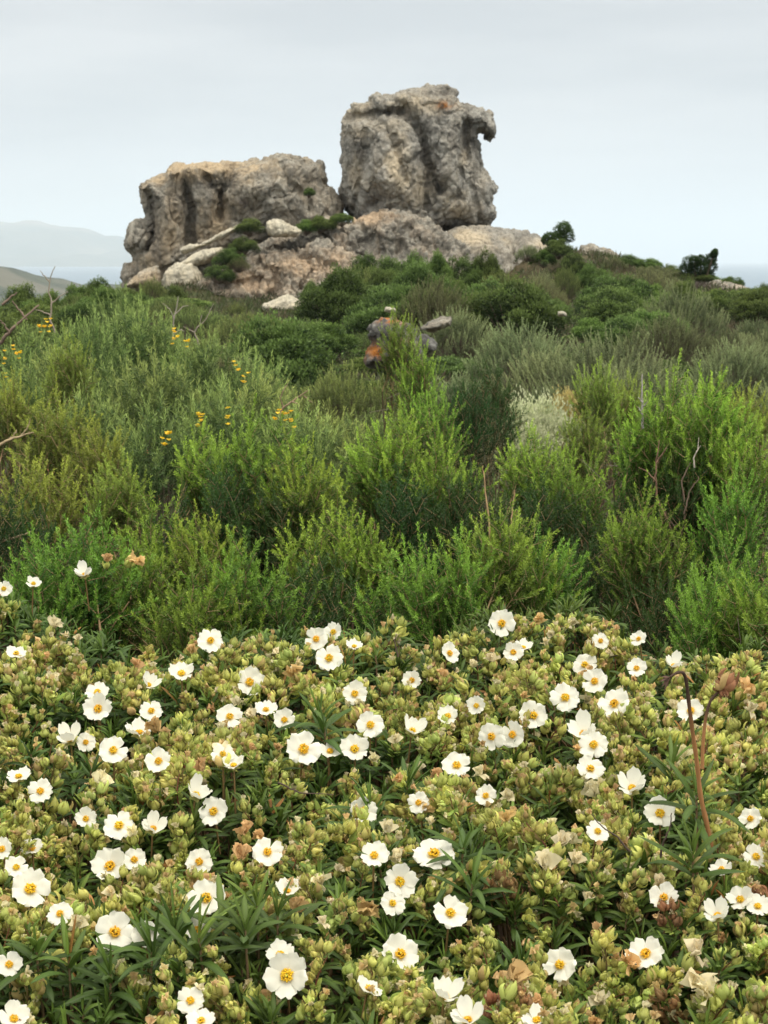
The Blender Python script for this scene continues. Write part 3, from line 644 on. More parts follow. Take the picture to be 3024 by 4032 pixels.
def scrub_variant(seed, style, hw=.75, h=1.0, tip=C(.1, .15, .05), low=C(.05, .075, .03), leaf=.03):
    """hillside shrubs: 'lobed' rounded evergreen, 'spiky' upright shoots, 'fine' fuzzy heath, 'dead' bare twigs"""
    r = rng(seed); fo, st = MB(), MB(); wood = C(.12, .095, .075) if style != 'dead' else C(.20, .17, .155)
    if style == 'lobed':
        nl = 30
        rr = np.sqrt(r.uniform(.0, 1, nl)) * hw * .82; ph = r.uniform(0, 6.28, nl)
        cz = h * (.86 - .55 * (rr / hw) ** 2) * r.uniform(.55, 1.0, nl)
        cc = np.stack([rr * np.cos(ph), rr * np.sin(ph), np.maximum(cz, .18)], 1); lr = r.uniform(.13, .27, nl)
        cc[:, 2] = np.minimum(cc[:, 2], h - lr * .75)
        for c_, l_ in zip(cc, lr):
            n = int(600 * (l_ / .2) ** 2)
            dv = unit(r.normal(0, 1, (n, 3)) + [0, 0, .35]); rad = l_ * (1 + .5 * fbm(dv * 2.4 + c_ * 9, 3)) * r.uniform(.45, 1.15, n) ** .5
            p = c_ + dv * rad[:, None] * [1, 1, .85]
            dr = unit(dv + r.normal(0, .6, (n, 3)) + UP * .7); sd_ = unit(np.cross(dr, r.normal(0, 1, (n, 3))))
            t = np.clip(dv[:, 2] * .6 + .3 + r.normal(0, .15, n), 0, 1)[:, None] * sstep(.6, 1, rad / l_)[:, None]  # lobe tops lighter, undersides and cores darker: shading put into leaf colour
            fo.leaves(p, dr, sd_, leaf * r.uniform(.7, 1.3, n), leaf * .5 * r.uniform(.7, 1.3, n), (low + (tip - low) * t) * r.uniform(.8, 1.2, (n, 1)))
        st.segs(np.zeros((nl, 3)), cc, .02, .006, wood, k=4)
    elif style in ('spiky', 'fine'):
        nb = 230 if style == 'spiky' else 330
        rr = np.sqrt(r.uniform(0, 1, nb)) * hw; ph = r.uniform(0, 6.28, nb)
        lump = 1 + .22 * fbm(np.stack([rr * np.cos(ph) * 3, rr * np.sin(ph) * 3, 0 * rr + seed], 1), 2)
        tp = np.stack([rr * np.cos(ph), rr * np.sin(ph), h * (1 - .55 * (rr / hw) ** 2) * lump * r.uniform(.75, 1.0, nb)], 1)
        tp[:, 2] = np.minimum(tp[:, 2], h)
        d = unit(np.stack([tp[:, 0] * .55, tp[:, 1] * .55, np.full(nb, .6)], 1) + r.normal(0, .16, (nb, 3)))
        bl = r.uniform(.22, .42, nb) if style == 'spiky' else r.uniform(.15, .28, nb)
        B0 = tp - d * bl[:, None]
        shoot_leaves(fo, r, B0, d, bl, .0036 if style == 'spiky' else .0028, leaf, leaf * .27, low, tip, 52, 16)
        m = nb * 2
        i = r.integers(0, nb, m); A = B0[i] + d[i] * bl[i][:, None] * r.uniform(-.2, .5, (m, 1)); D = unit(d[i] + r.normal(0, .6, (m, 3)) + UP * .3)
        shoot_leaves(fo, r, A, D, r.uniform(.08, .18, m), 0.005, leaf * .9, leaf * .27, low * .8, low + (tip - low) * .6, 55, 20)
        st.segs(np.zeros((nb, 3)), B0, .006, .002, wood); st.segs(B0, tp, .002, .001, wood)
    if style == 'dead':
        A = [np.zeros(3)] * 26; D = [unit(r.normal(0, .5, 3) + UP * .8) for _ in range(26)]; Ln = [h * .45] * 26; rad = .012
        for lev in range(4):
            A_, D_, L_ = np.array(A), np.array(D), np.array(Ln); B_ = A_ + D_ * L_[:, None]
            st.segs(A_, B_, rad, rad * .65, wood * r.uniform(.7, 1.2, (len(A_), 1))); rad *= .55
            nA, nD, nL = [], [], []
            for a, d_, l_ in zip(A_, D_, L_):
                for k_ in range(3 if lev < 2 else 2):
                    nA.append(a + d_ * l_ * r.uniform(.55, 1)); nD.append(unit(d_ + r.normal(0, .45, 3) + UP * .1)); nL.append(l_ * r.uniform(.45, .75))
            A, D, Ln = nA, nD, nL
        return [('twigs', st.mesh('twigs', M_BARK))]
    return [('foliage', fo.mesh('foliage', M_SCRUB, False)), ('stem', st.mesh('stem', M_BARK))]


def plant(name, variant, loc, rot, sx, sz, label, cat, group=None):
    """a shrub: Empty at its base, one linked copy of each part of the variant"""
    o = empty(name, loc); o.rotation_euler = (0, 0, rot); o.scale = (sx, sx, sz)
    for pn, me in variant:
        link(pn, me, o)
    return tag(o, label, cat, group)


# ------------------------------------------------------------------ heath thicket behind the rockroses
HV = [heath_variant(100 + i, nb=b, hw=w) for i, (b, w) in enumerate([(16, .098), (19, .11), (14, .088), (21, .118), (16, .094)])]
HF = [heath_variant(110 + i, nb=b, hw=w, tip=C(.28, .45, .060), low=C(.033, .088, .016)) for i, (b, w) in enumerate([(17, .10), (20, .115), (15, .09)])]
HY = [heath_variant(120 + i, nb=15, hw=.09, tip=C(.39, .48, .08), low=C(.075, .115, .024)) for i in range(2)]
HD = [heath_variant(130 + i, nb=26, hw=.16, tip=C(.048, .105, .022), low=C(.018, .044, .011), dens=.9, sk=.45) for i in range(2)]  # darker copy of the heath: shade of the thicket's hollows in its colour
# overview-pixel centre, top, half width, distance, variant list, label
HEATH = [
    (180, 1150, 140, 2.55, HV, 'bright heath shrub with upright sprigs behind the leftmost rockroses'),
    (70, 1190, 90, 2.50, HV, 'green heath shrub at the left picture edge, white flower beside it'),
    (290, 1190, 90, 2.60, HV, 'heath shrub with a cream withered bloom poking from its top'),
    (520, 1205, 140, 2.45, HV, 'low bright heath shrub, nearest the two-flower tip of the rockroses'),
    (440, 1240, 90, 2.40, HV, 'small heath shrub left of the low bright one above the rockroses'),
    (700, 1230, 90, 2.50, HD, 'dark heath shrub filling the hollow left of the paired spire heath'),
    (1090, 1125, 125, 2.50, HV, 'heath shrub with two tall tan bare spires'),
    (890, 1195, 85, 2.45, HV, 'narrow heath shrub just left of the one with tan spires'),
    (980, 1190, 80, 2.42, HV, 'short heath shrub at the foot of the two tan spires'),
    (1180, 1180, 80, 2.55, HV, 'heath shrub at the right of the two tan spires'),
    (1590, 1190, 110, 2.40, HV, 'tall heath shrub in the right corner above the rockroses'),
    (1530, 1290, 70, 2.32, HV, 'small heath shrub directly behind the bent dry stalk'),
    (1650, 1260, 80, 2.30, HV, 'heath shrub cut by the right picture edge above the rockroses'),
    (1400, 1080, 95, 2.75, HV, 'heath shrub in front of the bare reddish trunks'),
    (1310, 1190, 90, 2.80, HD, 'dark shaded heath shrub right behind the highest rockroses'),
    (1460, 1260, 70, 2.60, HD, 'dark heath shrub in the gap above the small right-hand flower'),
    (350, 1095, 125, 3.1, HV, 'round heath shrub behind the withered bloom, middle left'),
    (440, 1130, 80, 3.0, HV, 'heath shrub at the right shoulder of the round middle-left heath'),
    (720, 1115, 115, 3.0, HV, 'heath shrub in the very middle with yellowing lower needles'),
    (800, 1150, 70, 3.0, HV, 'slim heath shrub right beside the yellowing central heath'),
    (80, 1010, 110, 3.3, HY, 'olive heath shrub at the left edge below the bare branch'),
    (210, 930, 60, 3.5, HY, 'yellow-green pointed heath shrub among darker neighbours at left'),
    (250, 1010, 90, 3.3, HY, 'olive heath shrub below the yellow-green pointed one'),
    (10, 1080, 80, 3.0, HD, 'dark heath shrub at the left edge above the white flower'),
    (450, 945, 85, 3.4, HV, 'heath shrub on the left side of the broad bright dome'),
    (570, 925, 125, 3.3, HV, 'broad bright dome of heath at the centre left'),
    (650, 970, 80, 3.2, HV, 'heath shrub on the right side of the broad bright dome'),
    (600, 1070, 110, 3.15, HD, 'dark heath shrub beneath the broad bright dome'),
    (500, 1030, 110, 3.2, HD, 'dark green heath shrub under the left part of the bright dome'),
    (800, 945, 85, 3.4, HV, 'heath shrub at the left of the bright central crest'),
    (870, 915, 100, 3.4, HV, 'heath shrub forming the bright central crest'),
    (960, 960, 70, 3.3, HV, 'heath shrub at the right of the bright central crest, below grey twigs'),
    (880, 1050, 120, 3.1, HD, 'dark heath shrub beneath the bright central crest'),
    (1020, 1040, 90, 3.1, HD, 'dark heath shrub behind the two tan spires'),
    (1160, 950, 95, 3.4, HV, 'heath shrub between the tan spires and the pale silver bush'),
    (1250, 1000, 80, 3.3, HV, 'heath shrub right of the one in front of the silver bush'),
    (1180, 1070, 110, 3.0, HD, 'dark heath shrub right behind the spire heath'),
    (1400, 870, 70, 3.0, HV, 'heath shrub with a dead grey tip rising above it'),
    (1480, 825, 110, 3.0, HV, 'tallest heath shrub at right, many upright plumes'),
    (1550, 850, 80, 3.0, HV, 'heath shrub on the right flank of the tallest heath'),
    (1620, 930, 80, 2.9, HV, 'heath shrub leaning out at the right edge under the tallest'),
    (1580, 1050, 90, 2.75, HV, 'heath shrub at the right edge, halfway down from the tallest'),
    (1480, 1000, 110, 2.95, HD, 'dark heath shrub below the tallest, around the bare trunks'),
    (930, 845, 60, 4.2, HV, 'pointed heath shrub behind the central crest'),
    (865, 690, 48, 5.4, HY, 'tall narrow heath shrub in front of the lichen rock'),
    (900, 760, 50, 5.2, HV, 'heath shrub right of the narrow one by the lichen rock'),
    (1290, 800, 60, 4.6, HY, 'light green heath shrub right of the silver bush'),
    (1262, 900, 45, 4.4, HY, 'light heath shrub touching the silver bush'),
    (1350, 830, 50, 4.8, HY, 'heath shrub left of the dead grey tip'),
    (1550, 830, 60, 4.8, HY, 'light heath shrub behind the tallest heath'),
    (1620, 850, 60, 4.6, HY, 'light heath shrub at the right edge behind the tallest'),
    (1050, 800, 45, 5.0, HD, 'dark heath shrub with rusty old flowers beside the silver bush'),
    (1020, 850, 50, 4.6, HD, 'dark heath shrub below the rusty one'),
    (150, 745, 60, 4.7, HY, 'olive pointed heath standing out against blue-green broom'),
    (15, 830, 60, 4.4, HY, 'yellowish heath at the left edge under the yellow blooms'),
    (120, 870, 100, 4.0, HY, 'olive heath below the pointed one at left'),
]
r0 = rng(55)
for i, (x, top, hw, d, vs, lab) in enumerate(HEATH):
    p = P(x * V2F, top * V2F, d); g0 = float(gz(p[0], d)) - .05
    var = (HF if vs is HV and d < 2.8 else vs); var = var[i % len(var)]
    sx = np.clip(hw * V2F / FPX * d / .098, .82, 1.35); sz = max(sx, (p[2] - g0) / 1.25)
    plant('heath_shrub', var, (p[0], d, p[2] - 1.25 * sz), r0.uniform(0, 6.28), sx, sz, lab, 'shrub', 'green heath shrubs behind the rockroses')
# a second rank that fills the thicket between them
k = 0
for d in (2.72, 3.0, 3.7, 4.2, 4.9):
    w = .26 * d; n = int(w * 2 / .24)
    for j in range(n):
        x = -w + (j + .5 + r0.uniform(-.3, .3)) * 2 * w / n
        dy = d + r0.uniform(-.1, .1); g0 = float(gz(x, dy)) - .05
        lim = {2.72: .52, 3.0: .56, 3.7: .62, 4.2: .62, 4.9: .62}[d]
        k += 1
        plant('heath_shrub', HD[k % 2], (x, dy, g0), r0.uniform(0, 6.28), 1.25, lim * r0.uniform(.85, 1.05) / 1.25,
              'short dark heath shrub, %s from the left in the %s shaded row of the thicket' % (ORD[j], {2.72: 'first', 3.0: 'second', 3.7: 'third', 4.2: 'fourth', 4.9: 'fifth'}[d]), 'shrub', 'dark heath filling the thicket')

# the thicket goes on beyond both sides of the view
for sgn, side in ((-1, 'left'), (1, 'right')):
    for q, (d, hh) in enumerate(((1.75, .80), (2.1, .92), (2.5, 1.0), (2.95, 1.02), (3.5, 1.05), (4.2, 1.08), (5.0, 1.05), (5.9, 1.0))):
        for j in range(3):
            x = sgn * (.245 * d + .30 + .30 * j + (.22 if q < 2 else 0)); dy = d + r0.uniform(-.15, .15); g0 = float(gz(x, dy)) - .05
            vs = HV + HF if r0.uniform() < .75 else HD
            sz = hh * r0.uniform(.85, 1.08) / 1.25
            plant('heath_shrub', vs[(q + j) % len(vs)], (x, dy, g0), r0.uniform(0, 6.28), max(1.15, sz), sz,
                  'heath shrub just outside the %s edge, %s of three in the %s rank back' % (side, ORD[j], ORD[q]), 'shrub', 'green heath shrubs behind the rockroses')

# ------------------------------------------------------------------ blue-green broom with yellow flowers
BV = [broom_variant(200 + i) for i in range(3)]


def yellow_flower_mesh(seed):
    r = rng(seed); mb = MB()
    for q in range(4):
        c = r.normal(0, .012, 3) * [1, 1, 1.5] + [0, 0, .01]
        for a in range(5):
            d = unit(np.array([[math.cos(a * 1.26), math.sin(a * 1.26), r.uniform(.2, .9)]])); s = unit(np.cross(d, UP[None]))
            mb.leaves(c[None], d, s, .014, .013, C(.88, .60, .03) * r.uniform(.85, 1.1), belly=.65)
    return mb.mesh('yellow_flower', M_YELLOW, False)


YF = [yellow_flower_mesh(i) for i in range(3)]
BROOM = [
    (300, 665, 95, 5.6, 'blue-green broom bush, tallest, below the green skyline shrubs', []),
    (200, 690, 70, 5.4, 'blue-green broom carrying a pair of yellow blooms at its top', [(103, 706), (88, 713), (110, 708)]),
    (260, 640, 45, 6.2, 'spindly broom bush rising highest behind the others at left', []),
    (450, 730, 110, 5.2, 'broad blue-green broom left of the bare forked twig roots', [(378, 728), (405, 745), (375, 735)]),
    (540, 770, 75, 5.0, 'blue-green broom at the right end of the broom patch', [(510, 800)]),
    (60, 725, 80, 5.2, 'broom bush at the left edge with several yellow blooms', [(30, 765), (42, 770), (10, 778), (15, 825)]),
    (330, 780, 110, 4.7, 'dark blue-green broom in the middle of the broom patch', [(525, 825)]),
    (480, 850, 110, 4.4, 'shaded broom bush just above the bright dome of heath', [(435, 920), (432, 905), (493, 905)]),
    (340, 880, 90, 4.2, 'shaded broom bush between the bright dome and the olive heath', [(350, 960), (365, 945)]),
    (650, 890, 75, 4.4, 'broom bush with orange-yellow blooms behind the bright dome', [(600, 905), (615, 903), (630, 912)]),
    (720, 900, 55, 4.6, 'small broom bush between bright dome and central crest', []),
    (230, 800, 90, 4.9, 'broom bush left of the middle of the broom patch', []),
    (130, 760, 80, 5.0, 'broom bush right behind the olive pointed heath', []),
    (390, 760, 90, 5.6, 'broom bush between the tallest and the broad one', []),
    (420, 830, 90, 4.9, 'broom bush low in the right half of the broom patch', []),
    (560, 830, 80, 4.8, 'broom bush at the lower right corner of the broom patch', []),
    (180, 850, 90, 4.5, 'shaded broom bush above the yellow-green pointed heath', []),
    (60, 800, 80, 4.8, 'broom bush at the left edge under the yellow blooms', []),
    (150, 705, 55, 6.4, 'broom bush behind the one with a pair of blooms', []),
    (350, 700, 60, 6.4, 'broom bush right behind the tallest broom', []),
]
for i, (x, top, hw, d, lab, fl) in enumerate(BROOM):
    p = P(x * V2F, top * V2F, d); g0 = float(gz(p[0], d)) - .05
    sx = np.clip(hw * V2F / FPX * d / .155, .85, 1.3); sz = max(sx, (p[2] - g0) / 1.25)
    o = plant('broom_bush', BV[i % 3], (p[0], d, p[2] - 1.25 * sz), r0.uniform(0, 6.28), sx, sz, lab, 'shrub', 'blue-green broom bushes')
    for q, (fx, fy) in enumerate(fl):
        w = P(fx * V2F, fy * V2F, d - .20); m = o.matrix_basis.inverted() @ Vector(w)
        f = link('yellow_flower', YF[q % 3], o, m); f.scale = (1 / o.scale.x, 1 / o.scale.y, 1 / o.scale.z); f.scale *= .62

# ------------------------------------------------------------------ silver bush, grey dead bush, bare branches
sv = scrub_variant(300, 'lobed', .5, .8, C(.56, .60, .38), C(.30, .35, .20), .036)
yv = scrub_variant(301, 'lobed', .45, .8, C(.66, .54, .22), C(.42, .35, .14), .030)
for (x, top, hw, d, v, lab) in ((1140, 845, 95, 12.6, sv, 'pale silvery grey-green bush in the middle of the scrub'), (1222, 842, 70, 12.8, yv, 'bush of straw-yellow seed heads joined to the silvery bush'),
                                (1180, 890, 100, 11.8, sv, 'low silvery bush below the straw-yellow one'), (1655, 975, 40, 8.0, yv, 'pale yellowish bush at the right edge behind the heath')):
    p = P(x * V2F, top * V2F, d); g0 = float(gz(p[0], d)) - .05
    plant('silver_bush', v, (p[0], d, g0), 1.3 + x, hw * V2F / FPX * d / .5, (p[2] - g0) / .8, lab, 'shrub')
DV = [scrub_variant(310 + i, 'dead', .5, 1.0) for i in range(2)]
p = P(1010 * V2F, 865 * V2F, 4.5); g0 = float(gz(p[0], 4.5))
plant('dead_bush', DV[0], (p[0], 4.5, g0), .4, .32, (p[2] - g0) / 1.1, 'bare grey-brown dead bush right of the central heath crest', 'shrub')


def branch(name, lines, d, label, cat, col=C(.25, .20, .155), rad=.004, cols=None):
    """a bare branch: polylines in overview pixels, the first one from its root"""
    rad = rad * .75; root = P(lines[0][0][0] * V2F, lines[0][0][1] * V2F, d); r = rng(int(root[0] * 1000) % 9999); mb = MB()
    for q, ln in enumerate(lines):
        dd = d + (0 if q == 0 else r.uniform(-.04, .04)) * d / 5
        pts = np.array([P(a * V2F, b * V2F, dd) for a, b in ln]); 
        t = np.linspace(0, 1, len(pts) * 4); s = np.linspace(0, 1, len(pts))
        pt = np.stack([np.interp(t, s, pts[:, i_]) for i_ in range(3)], 1); pt += r.normal(0, rad * .18, pt.shape)
        pt[:, 1] += np.cumsum(r.normal(0, rad * .5, len(pt)))
        rr = (rad if q == 0 else rad * .65) * (1 - .65 * t)
        c = col if cols is None else np.stack([np.interp(t, np.linspace(0, 1, len(cols)), [k_[i_] for k_ in cols]) for i_ in range(3)], 1)
        mb.tube(pt - root, rr, c)
    o = mb.build(name, M_BARK); o.location = root
    return tag(o, label, cat)


branch('bare_branch', [[(372, 760), (374, 715), (376, 690), (383, 660), (385, 640)], [(376, 690), (368, 668), (352, 655)], [(379, 678), (395, 662), (408, 660)], [(374, 722), (390, 712), (398, 715)]], 7.0, 'forked bare grey twig standing against dark shrubs below the rock ridge', 'branch', C(.36, .32, .27), .006)
branch('bare_branch', [[(120, 720), (108, 690), (112, 650), (104, 630), (108, 600), (118, 575)], [(108, 610), (95, 595), (86, 585)], [(112, 655), (130, 640), (148, 630)], [(110, 680), (90, 672), (75, 668)]], 7.5, 'dead branch with upright forks on the left, below the headland', 'branch', C(.30, .25, .20), .007)
branch('bare_branch', [[(0, 742), (20, 720), (40, 700), (62, 680), (85, 660)], [(20, 720), (10, 700), (0, 690)], [(55, 690), (40, 668), (28, 650)], [(5, 660), (25, 640), (40, 632)]], 6.6, 'thick twisted dead branch at the left edge above the broom', 'branch', C(.22, .16, .125), .011)
branch('bare_branch', [[(0, 960), (22, 950), (45, 942), (70, 935)], [(45, 942), (60, 925), (66, 905)], [(20, 950), (30, 940), (35, 930)]], 3.6, 'thin bare branch entering from the left edge above olive heath', 'branch', C(.36, .27, .17), .005)
branch('bare_branch', [[(0, 1172), (30, 1162), (60, 1152), (85, 1142)], [(40, 1158), (60, 1180)]], 3.0, 'bare twig at the left edge lower down, among heath', 'branch', C(.30, .23, .15), .0035)
branch('bare_branch', [[(600, 905), (612, 880), (630, 868), (655, 850), (668, 842)], [(612, 880), (606, 860), (615, 838), (622, 828)], [(630, 868), (645, 872), (648, 890)], [(655, 855), (675, 870)]], 4.6, 'brownish bare branching twig above the bright dome of heath', 'branch', C(.33, .23, .16), .0045)
branch('bare_branch', [[(430, 745), (420, 718), (432, 700), (436, 680)], [(420, 718), (405, 710), (395, 705)], [(428, 706), (445, 690), (455, 668), (462, 655)]], 6.6, 'small bare twig right of the forked grey one', 'branch', C(.30, .26, .21), .005)
branch('heath_spire', [[(1064, 1205), (1058, 1150), (1052, 1090), (1046, 1040), (1043, 1005)]], 2.5, 'taller tan bare spire rising from the heath at the middle', 'stem', C(.46, .30, .17), .0026)
branch('heath_spire', [[(1098, 1200), (1103, 1150), (1107, 1100), (1112, 1060)]], 2.5, 'shorter tan spire beside the taller one', 'stem', C(.44, .30, .17), .0022)
branch('dead_tip', [[(1389, 925), (1388, 890), (1387, 850), (1387, 808)], [(1388, 895), (1380, 880)], [(1388, 880), (1396, 868)], [(1387, 870), (1379, 858)]], 2.95, 'dead grey heath tip standing above the right-hand heath', 'stem', C(.33, .31, .29), .0035)
branch('woody_trunk', [[(1460, 1180), (1445, 1130), (1420, 1080), (1416, 1030), (1418, 990), (1425, 950)], [(1416, 1040), (1400, 1020), (1380, 1010)], [(1418, 1000), (1430, 980), (1440, 965)]], 2.86, 'left of two bare reddish trunks inside the tall heath', 'trunk', C(.20, .115, .085), .0032)
branch('woody_trunk', [[(1465, 1180), (1478, 1130), (1478, 1080), (1472, 1040), (1490, 1000)], [(1478, 1110), (1490, 1060), (1510, 1030)], [(1465, 1150), (1445, 1120), (1435, 1095)]], 2.88, 'right of two bare reddish trunks inside the tall heath', 'trunk', C(.19, .13, .105), .0032)
branch('bare_twig', [[(1500, 1010), (1498, 990), (1508, 970), (1510, 945)], [(1504, 976), (1515, 962)]], 2.7, 'whitish bleached twig amid the tallest heath', 'branch', C(.45, .40, .34), .0019)

# ------------------------------------------------------------------ hillside scrub
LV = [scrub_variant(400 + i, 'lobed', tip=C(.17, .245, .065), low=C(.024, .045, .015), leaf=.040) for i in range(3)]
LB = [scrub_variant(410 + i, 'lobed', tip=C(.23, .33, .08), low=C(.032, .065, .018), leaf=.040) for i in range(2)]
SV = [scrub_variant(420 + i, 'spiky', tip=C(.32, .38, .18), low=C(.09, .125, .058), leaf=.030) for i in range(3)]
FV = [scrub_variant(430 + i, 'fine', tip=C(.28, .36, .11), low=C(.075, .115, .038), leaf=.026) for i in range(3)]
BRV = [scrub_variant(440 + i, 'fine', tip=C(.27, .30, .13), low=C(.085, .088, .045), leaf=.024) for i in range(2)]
KINDS = {'lentisk': ('evergreen_shrub', LV, 'dark evergreen shrub'), 'bright': ('evergreen_shrub', LB, 'fresh green rounded shrub'), 'rosemary': ('rosemary_shrub', SV, 'grey-green spiky shrub'),
         'fine': ('heath_shrub', FV, 'olive feathery shrub'), 'brown': ('dry_shrub', BRV, 'brownish half-dry shrub'), 'dead': ('dead_bush', DV, 'bare grey bush')}
ROWS = [(6.6, 'nearest'), (7.8, 'second'), (9.4, 'third'), (11.5, 'fourth'), (14, 'fifth'), (17, 'sixth'), (21, 'seventh'), (26, 'eighth'), (32, 'ninth'), (39, 'tenth'), (47, 'eleventh'), (55, 'twelfth'), (62, 'thirteenth'), (68.5, 'crest')]
rs = rng(77)
cnt = {}
for d, rowname in ROWS:
    w = .255 * d + 1.3; spc = np.interp(d, [6, 12, 30, 62], [.62, .95, 1.35, 1.7]); n = int(2 * w / spc)
    row = []
    for j in range(n):
        x = -w + (j + .5 + rs.uniform(-.35, .35)) * 2 * w / n; y = d + rs.uniform(-.09, .09) * d
        u = CU + FPX * x / y
        big = rs.uniform(0, 1) ** 1.5
        hgt = np.interp(d, [6, 12, 30, 45, 62], [.70, .80, 1.0, 1.25, 1.3]) * (.62 + .75 * big)
        g0 = float(gz(x, y)); _, v = proj(np.array([x, y, g0 + hgt]))
        q = rs.uniform()
        if d > 66 and u < 2120:
            continue
        if d < 15 and 1840 < u < 2440:
            continue
        if 1425 < u < 1800 and 17 < y < 33:
            hgt *= .55
        if d > 50 and 700 < u < 1350:
            if d > 58:
                continue
            hgt *= .6
        if d > 25 and u < 620:
            kd = 'lentisk' if q < .55 else 'bright' if q < .8 else 'fine'
        elif d > 35 and 1330 < u < 2050:
            kd = 'lentisk' if q < .7 else 'fine' if q < .9 else 'brown'
            hgt *= 1.12
        elif d > 35 and u >= 2050:
            kd = 'lentisk' if q < .40 else 'bright' if q < .56 else 'rosemary' if q < .80 else 'brown' if q < .93 else 'dead'
        elif u > 1650:
            kd = 'rosemary' if q < .62 else 'fine' if q < .8 else 'lentisk' if q < .9 else 'brown'
        elif u > 700:
            kd = 'fine' if q < .46 else 'brown' if q < .56 else 'rosemary' if q < .75 else 'bright' if q < .86 else 'dead' if q < .93 else 'lentisk'
        else:
            kd = 'fine' if q < .45 else 'bright' if q < .65 else 'rosemary' if q < .85 else 'brown'
        if d < 16 and kd in ('lentisk', 'bright'):
            kd = 'fine'
        if y < 18.6 and 1390 < u < 1760:
            hgt = min(hgt, max(.22, P(u, 1425, y)[2] - g0))
        elif y < 24.8 and 1600 < u < 1810:
            hgt = min(hgt, max(.22, P(u, 1308, y)[2] - g0))
        if d > 26:
            vmin = np.interp(u, [0, 250, 430, 560, 640, 740, 800, 1270, 1330, 1400, 1990, 2080, 2160, 2400, 2560, 2700, 2850, 2950, 3024], [1135, 1115, 1100, 1115, 1120, 1165, 1195, 1195, 1050, 1000, 985, 955, 945, 985, 1010, 1045, 1085, 1115, 1140])
            hgt = min(hgt, P(u, vmin + rs.uniform(0, 40), y)[2] - g0)
            if hgt < .25:
                continue
        row.append((u, x, y, g0, hgt, kd, rs.uniform(0, 6.28), rs.integers(0, 9), big))
    row.sort(key=lambda a: a[0])
    num = {}
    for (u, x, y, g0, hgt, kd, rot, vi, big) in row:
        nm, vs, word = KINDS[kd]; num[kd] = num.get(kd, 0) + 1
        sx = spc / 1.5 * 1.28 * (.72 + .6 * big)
        plant(nm, vs[vi % len(vs)], (x, y, g0 - .06), rot, sx, hgt, '%s, %s from the left in the %s row up the hillside' % (word, ORD[num[kd] - 1], rowname), 'shrub', word + 's on the hillside')

